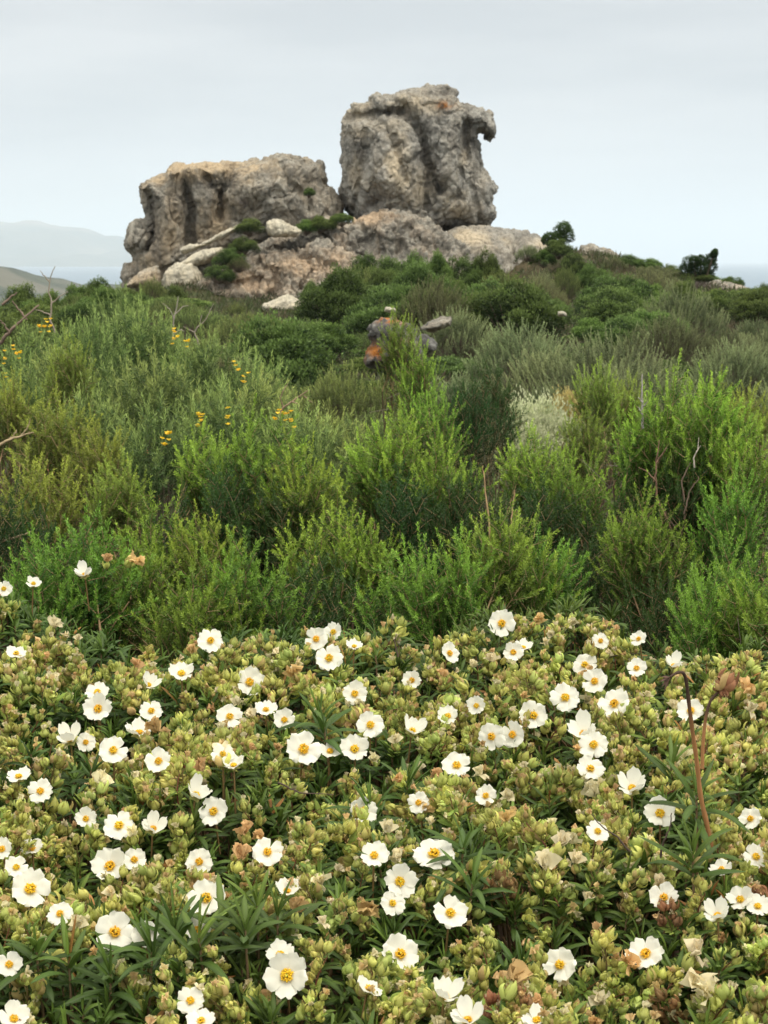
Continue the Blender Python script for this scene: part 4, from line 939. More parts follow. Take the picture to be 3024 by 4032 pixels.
# shrubs picked out one by one: photo pixel of the top, half width, distance, kind, height, label
PICK = [
    (90, 1125, 95, 66, 'lentisk', 'dark evergreen shrub at the left end of the skyline'), (205, 1150, 90, 65, 'bright', 'green rounded shrub on the left skyline under the dead branch'),
    (300, 1110, 75, 64, 'bright', 'rounded bright shrub on the skyline, left of the knobbly dark one'), (390, 1100, 80, 64, 'lentisk', 'knobbly dark shrub on the skyline left of the rock ridge'),
    (470, 1130, 70, 63, 'bright', 'low green shrub on the skyline touching the rock ridge'), (600, 1088, 65, 62, 'fine', 'feathery green shrub in front of the tan boulder'), (690, 1130, 70, 60, 'lentisk', 'dark shrub below the whitish boulder'), (540, 1145, 80, 60, 'lentisk', 'dark shrub below the leaning end of the rock ridge'),
    (1215, 735, 26, 74.4, 'lentisk', 'small green shrub growing in a cleft of the rock ridge'), (965, 755, 48, 74.2, 'dead', 'round grey leafless bush against the rock ridge'),
    (985, 855, 60, 71.3, 'lentisk', 'green shrub just under the grey leafless bush'), (1260, 845, 60, 72.2, 'lentisk', 'low green shrub between ridge and pinnacle'), (1345, 835, 45, 72.4, 'bright', 'green shrub tucked under the left foot of the pinnacle'), (1205, 865, 50, 72.0, 'bright', 'green shrub right of the cream boulder'),
    (960, 930, 62, 70.2, 'lentisk', 'dark shrub on the gully above the slabs'), (905, 980, 66, 69.4, 'lentisk', 'dark shrub in the gully right of the broad slab'), (860, 1040, 62, 68.8, 'lentisk', 'dark shrub low in the gully beside the whitish boulder'), (940, 1010, 50, 69, 'brown', 'brownish shrub low in the gully under the outcrop'),
    (1440, 1010, 70, 63, 'lentisk', 'dark shrub at the left end of the band under the pinnacle'), (1530, 1000, 75, 64, 'lentisk', 'second dark shrub in the band under the pinnacle'), (1620, 985, 75, 65, 'lentisk', 'dark shrub centred under the pinnacle'), (1720, 995, 75, 64, 'bright', 'greener shrub in the dark band under the pinnacle'), (1820, 1000, 70, 65, 'lentisk', 'dark shrub below the pale shelf at the pinnacle foot'), (1910, 975, 60, 65.5, 'lentisk', 'flat-topped dark shrub at the right end of the band'),
    (1500, 1065, 80, 58, 'lentisk', 'dark shrub lower in the band under the pinnacle, left'), (1640, 1075, 85, 57, 'lentisk', 'dark shrub lower in the band under the pinnacle, middle'), (1780, 1080, 85, 57, 'lentisk', 'dark shrub lower in the band under the pinnacle, right'), (1720, 1140, 90, 50, 'lentisk', 'large dark shrub above the flat brown stone'), (1600, 1170, 60, 44, 'bright', 'fresh green shrub above the tiny white stone'),
    (1230, 1100, 50, 60, 'lentisk', 'dark little shrub at the lower edge of the pink outcrop'), (1290, 1120, 70, 57, 'fine', 'olive shrub right of the cream ledge'), (930, 1180, 70, 55, 'fine', 'olive shrub left of the cream ledge'),
    (2080, 960, 55, 68, 'rosemary', 'grey-green shrub at the right tail of the outcrop'), (2200, 945, 60, 68, 'lentisk', 'dark shrub under the round-headed ridge tree'), (2260, 990, 70, 66, 'lentisk', 'dark shrub below the grey brown ridge rock'), (2300, 990, 55, 67, 'dead', 'grey bare bush in front of the ridge rock'),
    (2420, 1010, 60, 68, 'brown', 'brownish shrub below the ridge rock'), (2480, 998, 55, 69, 'lentisk', 'dark shrub right of the ridge rock'), (2555, 1012, 60, 69, 'bright', 'green shrub in the middle of the right-hand skyline'), (2640, 1045, 60, 69, 'lentisk', 'dark shrub left of the spiky dark tree'), (2880, 1085, 50, 70, 'bright', 'low bush right of the spiky dark tree'), (2960, 1130, 60, 66, 'rosemary', 'grey-green shrub near the right end of the skyline'), (3010, 1120, 40, 62, 'lentisk', 'small dark shrub at the right end of the skyline'),
    (2140, 985, 55, 68, 'bright', 'small green shrub at the right tip of the pale shelf'), (2330, 1030, 75, 64, 'lentisk', 'broad dark shrub on the slope under the ridge rock'), (2230, 1040, 70, 62, 'fine', 'olive shrub below the round-headed ridge tree'),
    (2420, 1075, 75, 60, 'brown', 'brownish shrub in the second tier right of the ridge tree'), (2130, 1060, 75, 60, 'rosemary', 'grey-green shrub below the pale shelf'), (2700, 1110, 75, 60, 'lentisk', 'dark shrub on the slope below the spiky tree'), (2510, 1050, 60, 63, 'dead', 'bare grey bush among dark shrubs on the right-hand skyline'),
    (2560, 1105, 80, 58, 'bright', 'yellow-green shrub on the right slope below the skyline'), (2450, 1245, 110, 33, 'rosemary', 'large rounded grey-green shrub in the middle of the right slope'),
]
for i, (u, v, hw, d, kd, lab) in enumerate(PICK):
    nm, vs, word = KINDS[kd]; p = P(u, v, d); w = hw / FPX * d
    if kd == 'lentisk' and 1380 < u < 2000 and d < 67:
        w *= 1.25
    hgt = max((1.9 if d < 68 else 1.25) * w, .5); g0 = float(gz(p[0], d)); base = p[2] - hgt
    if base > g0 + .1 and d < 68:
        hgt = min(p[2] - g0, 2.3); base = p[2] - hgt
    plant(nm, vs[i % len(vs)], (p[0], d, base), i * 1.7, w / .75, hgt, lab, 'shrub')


def ridge_tree(name, lobes, trunk, d, label, seed):
    """a small tree: trunk with limbs, crown of leafy clumps at photo pixels (u, v, radius)"""
    r = rng(seed); root = P(trunk[0], trunk[1], d); fo, st = MB(), MB(); tip, low = C(.075, .13, .035), C(.022, .042, .014)
    for (u, v, rad) in lobes:
        c = P(u, v, d + r.uniform(-.25, .25)) - root; l_ = 1.22 * rad * d / FPX; n = 1300
        dv = unit(r.normal(0, 1, (n, 3))); q = l_ * (1 + .3 * fbm(dv * 2.4 + u, 2)) * r.uniform(.4, 1.08, n) ** .5
        dr = unit(dv + r.normal(0, .5, (n, 3)) + UP * .4); s_ = unit(np.cross(dr, r.normal(0, 1, (n, 3))))
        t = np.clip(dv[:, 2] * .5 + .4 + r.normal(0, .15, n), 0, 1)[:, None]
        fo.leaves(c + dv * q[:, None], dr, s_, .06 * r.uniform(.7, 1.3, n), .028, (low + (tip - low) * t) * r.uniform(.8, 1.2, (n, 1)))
        mid = c * .5 + r.normal(0, .06, 3)
        st.tube(np.array([[0, 0, 0], mid, c]), [.07, .045, .015], C(.11, .085, .065))
    o = empty(name, root)
    fo.build('crown', M_SCRUB, o, False); st.build('trunk', M_BARK, o)
    return tag(o, label, 'tree')


ridge_tree('ridge_tree', [(2216, 912, 30), (2232, 928, 24), (2205, 935, 22), (2165, 940, 20), (2150, 945, 14), (2190, 955, 24), (2222, 900, 18)], (2200, 1010), 69, 'dark round-headed little tree on the ridge right of the pinnacle', 5)
ridge_tree('ridge_tree', [(2715, 1040, 24), (2735, 1030, 16), (2760, 1025, 15), (2760, 1055, 22), (2800, 1020, 16), (2812, 1000, 10), (2795, 1050, 22), (2735, 1070, 28), (2785, 1085, 20), (2700, 1065, 22), (2816, 990, 6)], (2760, 1140), 68.5, 'dark tree with several pointed tops on the right-hand ridge', 6)


def undergrowth():
    r = rng(91); n = 20000; mb = MB()
    y = 3.0 + 75 * r.uniform(0, 1, n) ** 1.5; x = r.uniform(-1, 1, n) * (.27 * y + .6); z = gz(x, y)
    sc = np.interp(y, [3, 20, 78], [.6, 1.2, 2.6])
    cA = np.array([[.055, .085, .03], [.09, .10, .05], [.11, .095, .06], [.05, .07, .03]])
    tint = cA[r.integers(0, 4, n)]
    for k_ in range(9):
        d = unit(np.stack([r.normal(0, .6, n), r.normal(0, .6, n), np.full(n, .8)], 1)); s_ = unit(np.cross(d, r.normal(0, 1, (n, 3))))
        p = np.stack([x + r.normal(0, .06, n) * sc, y + r.normal(0, .06, n) * sc, z - .02], 1)
        mb.leaves(p, d, s_, .16 * sc * r.uniform(.5, 1.3, n), .018 * sc, tint * r.uniform(.7, 1.3, (n, 1)))
    tag(mb.build('undergrowth', M_SCRUB, None, False), 'low tangled undergrowth and dry grass between the shrubs', 'undergrowth', None, 'stuff')


undergrowth()

# ------------------------------------------------------------------ rockroses
VT = np.array([(-200, 1280), (0, 1285), (60, 1330), (110, 1360), (200, 1385), (290, 1385), (330, 1440), (400, 1440), (450, 1375), (620, 1385), (700, 1355), (790, 1390), (850, 1355), (900, 1410), (960, 1400), (1040, 1345), (1090, 1330), (1180, 1355), (1240, 1310), (1320, 1325), (1350, 1380), (1400, 1390), (1450, 1430), (1540, 1430), (1600, 1410), (1700, 1430), (1900, 1440)], float)
_vd = np.array([(2280, 2.20), (2400, 2.08), (2600, 1.90), (3000, 1.62), (3500, 1.35), (4032, 1.13), (4700, .92)])
_dz = np.array([[P(CU, v, d)[1], P(CU, v, d)[2]] for v, d in _vd])[::-1]


def canopy(x, y):
    """height of the top of the rockroses"""
    x, y = np.asarray(x, float), np.asarray(y, float)
    z = np.interp(y, _dz[:, 0], _dz[:, 1])
    return z + .040 * fbm(np.stack([x * 5.5, y * 5.5, x * 0 + 3], -1), 2)


def on_canopy(u, v, lift=0.0):
    for d in np.arange(.85, 2.6, .004):
        p = P(u, v, d)
        if p[2] <= canopy(p[0], p[1]) + lift:
            return p
    return P(u, v, 2.2)


def petals_mesh(seed, R0=.0150, cup=.25):
    r = rng(seed); mb = MB(); nt_, ns = 8, 7
    for a in range(5):
        t = np.linspace(0.06, 1, nt_)[:, None]; s = np.linspace(-1, 1, ns)[None]
        wid = np.interp(t, [0, .15, .4, .7, .9, 1.0], [.08, .17, .33, .49, .50, .33]) * r.uniform(.92, 1.08)
        rad = t * (1 + .05 * np.cos(s * 5 + r.uniform(0, 6)) * t ** 4) - .07 * (1 - np.abs(s)) ** 3 * t ** 6
        x = rad * 1.0 + 0 * s; y = wid * s * (1 - .0 * t); cupv = cup * r.uniform(.6, 1.4)
        z = cupv * t ** 1.6 - .10 * s ** 2 * t + .06 * np.sin(s * 6 + r.uniform(0, 6)) * t ** 2 + .05 * np.sin(t * 9 + s * 3 + r.uniform(0, 6)) * t + .07 * fbm(np.stack([t * 3 + 0 * s, s * 2.2 + 0 * t, 0 * t + 0 * s + r.uniform(0, 50)], -1), 2) * t + .014 * (a % 2)
        x = x - .12 * s ** 2 * t
        an = a * 2 * np.pi / 5 + r.normal(0, .09)
        X = x * np.cos(an) - y * np.sin(an); Y = x * np.sin(an) + y * np.cos(an)
        V = np.stack([X, Y, z + 0 * s], -1).reshape(-1, 3) * R0 * r.uniform(.93, 1.06)
        i, j = np.meshgrid(np.arange(ns - 1), np.arange(nt_ - 1)); b = (j * ns + i).ravel()
        yl = sstep(.34, .14, t + 0 * s)[..., None].reshape(-1, 1)
        mb.add(V, np.stack([b, b + 1, b + ns + 1, b + ns], 1), 0, C(.86, .855, .77) * (1 - yl) + C(.85, .62, .12) * yl)
    # green calyx cup under the petals
    for a in range(5):
        an = a * 1.2566 + .6; d = unit(np.array([[math.cos(an), math.sin(an), -.15]])); s_ = unit(np.cross(d, UP[None]))
        mb.leaves(np.array([[0, 0, -.0008]]), d, s_, R0 * .62, R0 * .5, C(.30, .30, .10))
    return mb.mesh('flower', M_PETAL)


def stamens_mesh(seed, R0=.0150):
    r = rng(seed); mb = MB(); n = 54
    rr = np.sqrt(r.uniform(0, 1, n)) * .27 * R0; ph = np.arange(n) * 2.4
    c = np.stack([rr * np.cos(ph), rr * np.sin(ph), (.26 - .5 * (rr / R0) ** 2 * 2 + r.normal(0, .02, n)) * R0], 1)
    o6 = np.array([(1, 0, 0), (-1, 0, 0), (0, 1, 0), (0, -1, 0), (0, 0, 1), (0, 0, -1)]) * .050 * R0
    F = np.array([(0, 2, 4), (2, 1, 4), (1, 3, 4), (3, 0, 4), (2, 0, 5), (1, 2, 5), (3, 1, 5), (0, 3, 5)])
    for q in c:
        mb.add(q + o6 * r.uniform(.8, 1.3), F, 0, C(.90, .55, .035) * r.uniform(.85, 1.1))
    mb.segs(c * [.45, .45, .1], c, .0002, .0002, C(.75, .5, .06))
    mb.leaves(np.array([[0, 0, .27 * R0]]) + np.zeros((5, 3)), unit(np.stack([np.cos(np.arange(5) * 1.26), np.sin(np.arange(5) * 1.26), np.full(5, .6)], 1)), unit(np.stack([-np.sin(np.arange(5) * 1.26), np.cos(np.arange(5) * 1.26), np.zeros(5)], 1)), .08 * R0, .07 * R0, C(.62, .60, .10))
    return mb.mesh('stamens', M_STAMEN)


def add_bud(mb, r, M, size=1.0, dry=False):
    """one hairy pointed calyx, M a 4x4 numpy frame with z along the bud"""
    Lb, Wb = 0.0132 * size * r.uniform(.85, 1.25), 0.0039 * size * r.uniform(.85, 1.2); k, m = 10, 7
    t = np.linspace(0, 1, m)[:, None]; a = (np.arange(k) * 2 * np.pi / k)[None]
    prof = np.interp(t, [0, .12, .3, .5, .75, .92, 1], [.25, .85, 1.0, .92, .55, .2, .02])
    rib = 1 + .26 * np.cos(a * 2.5 + 0) ** 2 * sstep(0, .3, t) - .12 * np.sin(a * 5 + 1)
    x, y, z = prof * rib * Wb * np.cos(a), prof * rib * Wb * .8 * np.sin(a), t * Lb + .0006 * np.sin(a * 3)
    V = np.stack([x, y, z + 0 * a], -1).reshape(-1, 3)
    base = (C(.53, .57, .165) if not dry else C(.34, .20, .10)) * r.uniform(.8, 1.15); base = base * [1 + r.uniform(-.06, .14), 1, 1]
    nb_ = fbm(V * 260 + r.uniform(0, 90), 2); red = sstep(.18, .55, nb_ + .35 * (1 - np.abs(V[:, 2] / Lb - .35) * 2.5) * r.uniform(.3, 1))[:, None] * r.uniform(.0, .65)
    col = base * (1 - red) + C(.24, .075, .05) * red
    col = col * (.8 + .35 * (V[:, 2:3] / Lb))
    i, j = np.meshgrid(np.arange(k), np.arange(m - 1)); b0 = j * k + i; b1 = j * k + (i + 1) % k
    W = V @ M[:3, :3].T + M[:3, 3]
    mb.add(W, np.stack([b0.ravel(), b1.ravel(), (b1 + k).ravel(), (b0 + k).ravel()], 1), 0, col)
    h = 64; q = r.integers(0, len(V), h); nrm = unit(V[q] * [1, 1, .25] + [0, 0, .002]) @ M[:3, :3].T
    mb.leaves(W[q], nrm, unit(np.cross(nrm, r.normal(0, 1, (h, 3)))), .0026 * size * r.uniform(.6, 1.3, h), .00035, C(.56, .56, .30))
    # outer sepals: heart shaped and keeled, standing off the bud at odd angles, some of them torn or tan
    for q_ in range(4):
        an = q_ * 1.571 + r.uniform(-.4, .4); op = r.uniform(.15, .75); ln, wd = Lb * r.uniform(.7, 1.15), Wb * r.uniform(1.3, 2.3)
        dl = unit(np.array([math.cos(an) * op, math.sin(an) * op, 1.])); sl_ = np.array([-math.sin(an), math.cos(an), 0]); nl_ = np.cross(sl_, dl)
        p0 = np.array([math.cos(an), math.sin(an), 0]) * Wb * .7
        pr = [(0, .25), (.28, .5), (.6, .42), (.85, .2), (1.05, .02)]; Vs = []
        for t_, w_ in pr:
            c_ = p0 + dl * ln * t_ + np.array([math.cos(an), math.sin(an), 0]) * ln * .12 * math.sin(t_ * 3) - np.array([math.cos(an), math.sin(an), 0]) * ln * .2 * t_ ** 3
            Vs += [c_ - sl_ * wd * w_ * r.uniform(.8, 1.2) - nl_ * wd * .16, c_ + nl_ * wd * .14, c_ + sl_ * wd * w_ * r.uniform(.8, 1.2) - nl_ * wd * .16]
        Vs = np.array(Vs); k_ = np.arange(4) * 3
        F_ = np.concatenate([np.stack([k_, k_ + 1, k_ + 4, k_ + 3], 1), np.stack([k_ + 1, k_ + 2, k_ + 5, k_ + 4], 1)])
        cs = (base if r.uniform() > .14 else C(.52, .40, .17)) * r.uniform(.8, 1.2)
        cl_ = cs * np.repeat(np.array([.75, .95, 1.05, 1.05, .9]), 3)[:, None] * r.uniform(.9, 1.1, (15, 1))
        mb.add(Vs @ M[:3, :3].T + M[:3, 3], F_, 0, cl_)


def frame(z, p, r):
    z = z / np.linalg.norm(z); x = np.cross(z, r.normal(0, 1, 3)); x /= np.linalg.norm(x); y = np.cross(z, x)
    M = np.eye(4); M[:3, 0], M[:3, 1], M[:3, 2], M[:3, 3] = x, y, z, p
    return M


def crumpled(mb, r, p, z, size, col, n=3):
    for q in range(n):
        M = frame(z + r.normal(0, .35, 3), p, r); g_ = 5
        t, s = np.meshgrid(np.linspace(0, 1, g_), np.linspace(-1, 1, g_), indexing='ij')
        nz_ = fbm(np.stack([t * 2.5, s * 1.6, t * 0 + r.uniform(0, 50)], -1), 2)
        V = np.stack([s * (.25 + .5 * t) * size, (.5 * np.abs(s) + .9 * nz_) * size * .55, t * size * 1.25 + nz_ * size * .25], -1).reshape(-1, 3)
        i, j = np.meshgrid(np.arange(g_ - 1), np.arange(g_ - 1)); b = (j * g_ + i).ravel()
        mb.add(V @ M[:3, :3].T + p, np.stack([b, b + 1, b + g_ + 1, b + g_], 1), 0, col * r.uniform(.85, 1.12))


def strap(mb, r, P0, D0, Ln, Wd, col, nseg=6, curl=.5):
    """narrow wrinkled leaves with rolled edges: arrays of base, direction, length, width"""
    n = len(P0); x, _ = ortho(D0); pts = [P0]; d = D0.copy(); c1 = np.broadcast_to(curl, (n,))[:, None]
    for k_ in range(nseg):
        pts.append(pts[-1] + d * (Ln / nseg)[:, None]); d = unit(d - UP * c1 * .34)
    pts = np.stack(pts, 1); tg = unit(np.gradient(pts, axis=1)); sx = unit(np.cross(tg, np.cross(x, D0)[:, None] + 0 * tg)); nr = np.cross(sx, tg)
    nr = np.where((nr[..., 2:3] < 0), -nr, nr)
    prof = np.interp(np.linspace(0, 1, nseg + 1), [0, .15, .5, .85, 1], [.35, .8, 1, .7, .08])
    w = Wd[:, None] * prof[None] * .5 * (1 + r.uniform(-.10, .10, (n, nseg + 1)))
    wr = r.uniform(-.05, .05, (n, nseg + 1)) * Wd[:, None]
    E1 = pts + sx * w[..., None] - nr * (w * .35)[..., None]; E2 = pts - sx * w[..., None] - nr * (w * .35)[..., None]; Mi = pts + nr * (w * .18 + wr * 0)[..., None] * 0 - nr * (w * .12)[..., None]
    Q1 = pts + sx * (w * .55)[..., None] + nr * (w * .28 + wr)[..., None]; Q2 = pts - sx * (w * .55)[..., None] + nr * (w * .28 + wr)[..., None]
    V = np.stack([E1, Q1, Mi, Q2, E2], 2); m = nseg + 1
    c = np.broadcast_to(col, (n, 3))[:, None, None, :] * np.ones((n, m, 5, 1)); c = c * np.array([.9, 1.08, 1.25, 1.08, .9])[None, None, :, None]
    b = (np.arange(n) * m * 5)[:, None, None] + (np.arange(nseg) * 5)[None, :, None] + np.arange(4)[None, None, :]
    F = np.stack([b, b + 1, b + 6, b + 5], -1).reshape(-1, 4)
    mb.add(V.reshape(-1, 3), F, 0, c.reshape(-1, 3))


def cluster_variant(seed, dry=False):
    """a flowering tip: stalk, three to seven hairy buds, bracts, now and then shrivelled petals; origin at its top"""
    r = rng(seed); mb = MB(); n = r.integers(6, 11); Ls = r.uniform(.035, .05)
    lean = r.normal(0, .25, 2); t = np.linspace(0, 1, 6)
    stem = np.stack([lean[0] * Ls * t ** 2, lean[1] * Ls * t ** 2, -Ls + Ls * t], 1)
    mb.tube(stem, np.linspace(.0012, .0007, 6), C(.22, .17, .07) if r.uniform() < .6 else C(.24, .10, .06), 0, 5)
    side = r.uniform(0, 6.28)
    for q in range(n):
        tt = 1 - .75 * (q / n) ** 1.1; p = np.array([np.interp(tt, t, stem[:, i_]) for i_ in range(3)])
        an = side + (1.2 if q % 2 else -1.2) * r.uniform(.5, 1.4); out_ = np.array([math.cos(an), math.sin(an), .0])
        if q == 0:
            out_ *= 0
        e = p + out_ * r.uniform(.006, .013) + UP * r.uniform(.003, .010)
        mb.segs(p[None], e[None], .0006, .0006, C(.25, .20, .08), k=4)
        z = UP * .9 + out_ * r.uniform(.1, .7) + r.normal(0, .18, 3)
        add_bud(mb, r, frame(z, e, r), r.uniform(.75, 1.12), dry)
        if r.uniform() < (.34 if not dry else .5):
            crumpled(mb, r, e + z / np.linalg.norm(z) * .010, z, .0052, C(.70, .50, .25) if r.uniform() < .45 else C(.78, .70, .46))
    nb_ = 8; an = r.uniform(0, 6.28, nb_); P0 = np.array([[np.interp(q, t, stem[:, i_]) for i_ in range(3)] for q in r.uniform(0, .5, nb_)])
    D0 = unit(np.stack([np.cos(an), np.sin(an), np.full(nb_, .9)], 1))
    strap(mb, r, P0, D0, r.uniform(.012, .026, nb_), r.uniform(.005, .009, nb_), C(.27, .36, .08) * r.uniform(.7, 1.25, (nb_, 1)), 4, .3)
    return mb.mesh('bud_cluster', M_BUD)


def withered_variant(seed):
    r = rng(seed); mb = MB()
    col = C(.80, .72, .48) if seed % 3 else C(.66, .45, .21)
    crumpled(mb, r, np.array([0, 0, .006]), UP, .0085, col, 5)
    add_bud(mb, r, frame(UP, np.array([0, 0, -.006]), r), .85)
    return mb.mesh('withered_flower', M_DRY)


PET = [petals_mesh(500 + i, cup=c) for i, c in enumerate((.15, .42, .26, .7, .34, 1.1, .2, .55, .3))]
STA = [stamens_mesh(520 + i) for i in range(2)]
CLU = [cluster_variant(540 + i) for i in range(14)]
CLD = [cluster_variant(570 + i, True) for i in range(3)]
WIT = [withered_variant(580 + i) for i in range(9)]

# open flowers: overview pixel, width in overview pixels, 's' for those seen from the side
FLOW = [(455, 1385, 54), (683, 1381, 48), (721, 1366, 46), (711, 1423, 58), (1083, 1347, 58), (970, 1412, 46), (1108, 1410, 44), (1297, 1385, 36), (1380, 1381, 34), (538, 1475, 62), (320, 1481, 38, 's'), (392, 1457, 56, 's'), (766, 1500, 52), (890, 1470, 42), (1264, 1437, 52), (1285, 1473, 54), (1375, 1445, 42), (1221, 1508, 62), (1328, 1522, 68), (1493, 1537, 56), (212, 1532, 62), (327, 1537, 48), (496, 1550, 54), (615, 1556, 46), (575, 1535, 46, 's'), (800, 1567, 58), (1153, 1546, 60), (968, 1548, 46), (1062, 1591, 56), (1108, 1587, 54), (1262, 1588, 60, 's'), (1283, 1610, 62), (1275, 1662, 58), (300, 1585, 56, 's'), (152, 1600, 52, 's'), (185, 1604, 34), (245, 1622, 58), (343, 1645, 54), (482, 1630, 48), (655, 1620, 76), (712, 1625, 50, 's'), (766, 1620, 64), (890, 1580, 50, 's'), (987, 1655, 60), (40, 1680, 50, 's'), (88, 1710, 52), (423, 1719, 52, 's'), (462, 1754, 62), (186, 1770, 46), (258, 1785, 64), (330, 1792, 50, 's'), (785, 1752, 58), (905, 1735, 44), (1050, 1720, 44), (1365, 1705, 58, 's'), (1426, 1758, 66), (1290, 1797, 46), (1622, 1770, 46), (1632, 1852, 54), (70, 1835, 46, 's'), (35, 1875, 42), (290, 1858, 50), (238, 1872, 76), (430, 1862, 55), (578, 1842, 62), (808, 1850, 60), (938, 1847, 86), (65, 1922, 80), (445, 1942, 78), (862, 1905, 72), (848, 1952, 42), (972, 1974, 70), (1435, 1940, 60), (130, 1975, 50), (248, 2015, 82), (315, 2022, 55), (425, 2010, 58), (620, 1927, 50, 's'), (1550, 1980, 46, 's'), (1600, 1945, 56, 's'), (1637, 1960, 46, 's'), (20, 2085, 50), (865, 2062, 78), (620, 2107, 94), (605, 2065, 60, 's'), (1210, 2085, 66), (1395, 2062, 76), (412, 2163, 55), (795, 2137, 50, 's'), (30, 2203, 60, 's'), (1010, 2207, 66, 's'), (1160, 2207, 60, 's'), (435, 2207, 42, 's'), (8, 1272, 34), (183, 1243, 36, 's'), (72, 1262, 22, 's'), (35, 1413, 42, 's'), (5, 1835, 34), (960, 2155, 50, 's'), (765, 1398, 26, 's'), (210, 1497, 50, 's'), (505, 1655, 42, 's'), (1455, 1440, 38, 's'), (1030, 1525, 34), (1560, 1880, 30, 's'), (1130, 1400, 30, 's')]
WIT_AT = [(445, 1668), (220, 1702), (1205, 1838), (635, 1470), (1440, 1605), (1095, 1785), (1540, 2165), (1660, 1470), (1300, 1730), (640, 1985), (1185, 1895), (775, 1980), (685, 1895), (530, 1810), (515, 1870), (1470, 1650), (1160, 1355), (1600, 1500), (840, 1810), (1100, 2140), (1520, 2140), (1490, 2080), (1350, 2090), (108, 1365), (280, 1215), (230, 1220), (350, 1590), (480, 1645)]
# patches where the long dark leaves show between the flowering tips: overview pixel and radii
DARK = [(490, 2080, 130, 150), (120, 2150, 190, 70), (850, 1765, 120, 60), (1490, 1800, 80, 110), (60, 1580, 80, 90), (640, 1740, 90, 50), (1010, 1930, 70, 60), (370, 1610, 50, 40), (1330, 1850, 60, 40), (760, 1900, 60, 60), (200, 1960, 70, 40), (1150, 1650, 70, 35), (960, 2040, 90, 40), (560, 1690, 70, 40), (150, 1640, 60, 40), (780, 1440, 40, 35)]
BUSH = [((90, 1420), 'rockrose bush at the left edge, farthest back, few open flowers'), ((330, 1530), 'rockrose bush left of the two-flower tip, around a nodding white bloom'), ((600, 1470), 'rockrose bush in the back row below the low bright heath'), ((880, 1490), 'rockrose bush at the centre of the back row'), ((1180, 1420), 'rockrose bush in the highest part of the back row, right of centre'), ((1480, 1500), 'rockrose bush around the top of the bent dry stalk'),
        ((130, 1700), 'rockrose bush at the left edge, second row'), ((480, 1700), 'rockrose bush left of the largest pair of flowers'), ((830, 1680), 'rockrose bush in the middle with a dark leafy hollow'), ((1200, 1640), 'rockrose bush right of centre, thick with greenish buds'), ((1550, 1730), 'rockrose bush at the foot of the bent dry stalk'),
        ((160, 1920), 'rockrose bush with the two large flowers near the left edge'), ((520, 1900), 'rockrose bush around the five-petalled flower left of centre'), ((900, 1890), 'rockrose bush bearing the largest white flower'), ((1250, 1870), 'rockrose bush with few flowers, pale green bud clusters'), ((1560, 1960), 'rockrose bush at the right edge, low down'),
        ((200, 2130), 'rockrose bush in the bottom left corner with long dark leaves'), ((600, 2110), 'rockrose bush at the bottom with long leaves and one big white cup'), ((1000, 2100), 'rockrose bush at the bottom centre with brown dried buds'), ((1420, 2120), 'rockrose bush in the bottom right corner, mostly pale buds')]
bc = np.array([b[0] for b in BUSH], float)
rk = rng(200)
bush_xy = [on_canopy(a * V2F, b * V2F) for (a, b) in bc]
bush_w = np.array([[p[0], p[1]] for p in bush_xy])
roots, flow_n, clu_n, leaf_acc, stem_acc = [], [], [], [], []
for p, (_, lab) in zip(bush_xy, BUSH):
    roots.append(tag(empty('rockrose_bush', (p[0], p[1], float(gz(p[0], p[1])))), lab, 'shrub', 'white flowering rockrose bushes'))
LEAF = [MB() for _ in BUSH]; STEM = [MB() for _ in BUSH]
rloc = np.array([list(o.location) for o in roots])


def owner(p):
    return int(np.argmin(((bush_w - p[:2]) ** 2).sum(1)))


def place(name, me, p, z, s, r, sub=None):
    b = owner(p); q = Vector(z).to_track_quat('Z', 'Y')
    o = link(name, me, roots[b], Vector(p - rloc[b])); o.rotation_mode = 'QUATERNION'
    o.rotation_quaternion = q @ Matrix.Rotation(r.uniform(0, 6.28), 3, 'Z').to_quaternion(); o.scale = (s, s, s)
    if sub is not None:
        link('stamens', sub, o)
    return b


def vis_top(u):
    return np.interp(u / V2F, VT[:, 0], VT[:, 1]) * V2F


fpos = []
for i, f in enumerate(FLOW):
    u, v = f[0] * V2F, f[1] * V2F
    p = on_canopy(u, v, .022) if v > 2290 else P(u, v, 2.28)
    tocam = unit(np.array([0, 0, EYE]) - p); side_on = len(f) > 3
    z = unit(tocam + UP * (rk.uniform(.35, .75) if not side_on else rk.uniform(1.2, 2.2)) + rk.normal(0, .26 if not side_on else .4, 3) * [1, .6, .6])
    wid = f[2] * V2F / FPX * np.linalg.norm(p - [0, 0, EYE])
    s = np.clip(wid / .0285, .70, 1.28)
    b = place('flower', PET[(0, 2, 4, 6, 8, 1, 7)[i % 7] if not side_on else (1, 3, 5, 7)[i % 4]], p, z, s, rk, STA[i % 2])
    STEM[b].segs((p - z * .002)[None] - rloc[b], (p - z * .02 - UP * .035)[None] - rloc[b], .0008, .0009, C(.22, .14, .06), k=4)
    fpos.append((u, v, f[2] * V2F * .5, p[1]))
fpos = np.array(fpos)


def clear_of_flowers(p, k=1.0):
    u, v = proj(p); dd = ((fpos[:, 0] - u) / (fpos[:, 2] * k + 16)) ** 2 + ((fpos[:, 1] - v) / (fpos[:, 2] * k * .8 + 16)) ** 2
    return not ((dd < 1) & (fpos[:, 3] > p[1] - .03)).any()


for (a, b_) in WIT_AT:
    v = b_ * V2F; p = on_canopy(a * V2F, v, .018) if v > 2300 else P(a * V2F, v, 2.28)
    place('withered_flower', WIT[rk.integers(0, 9)], p, unit(UP * .8 + rk.normal(0, .45, 3)), rk.uniform(.9, 1.35), rk)


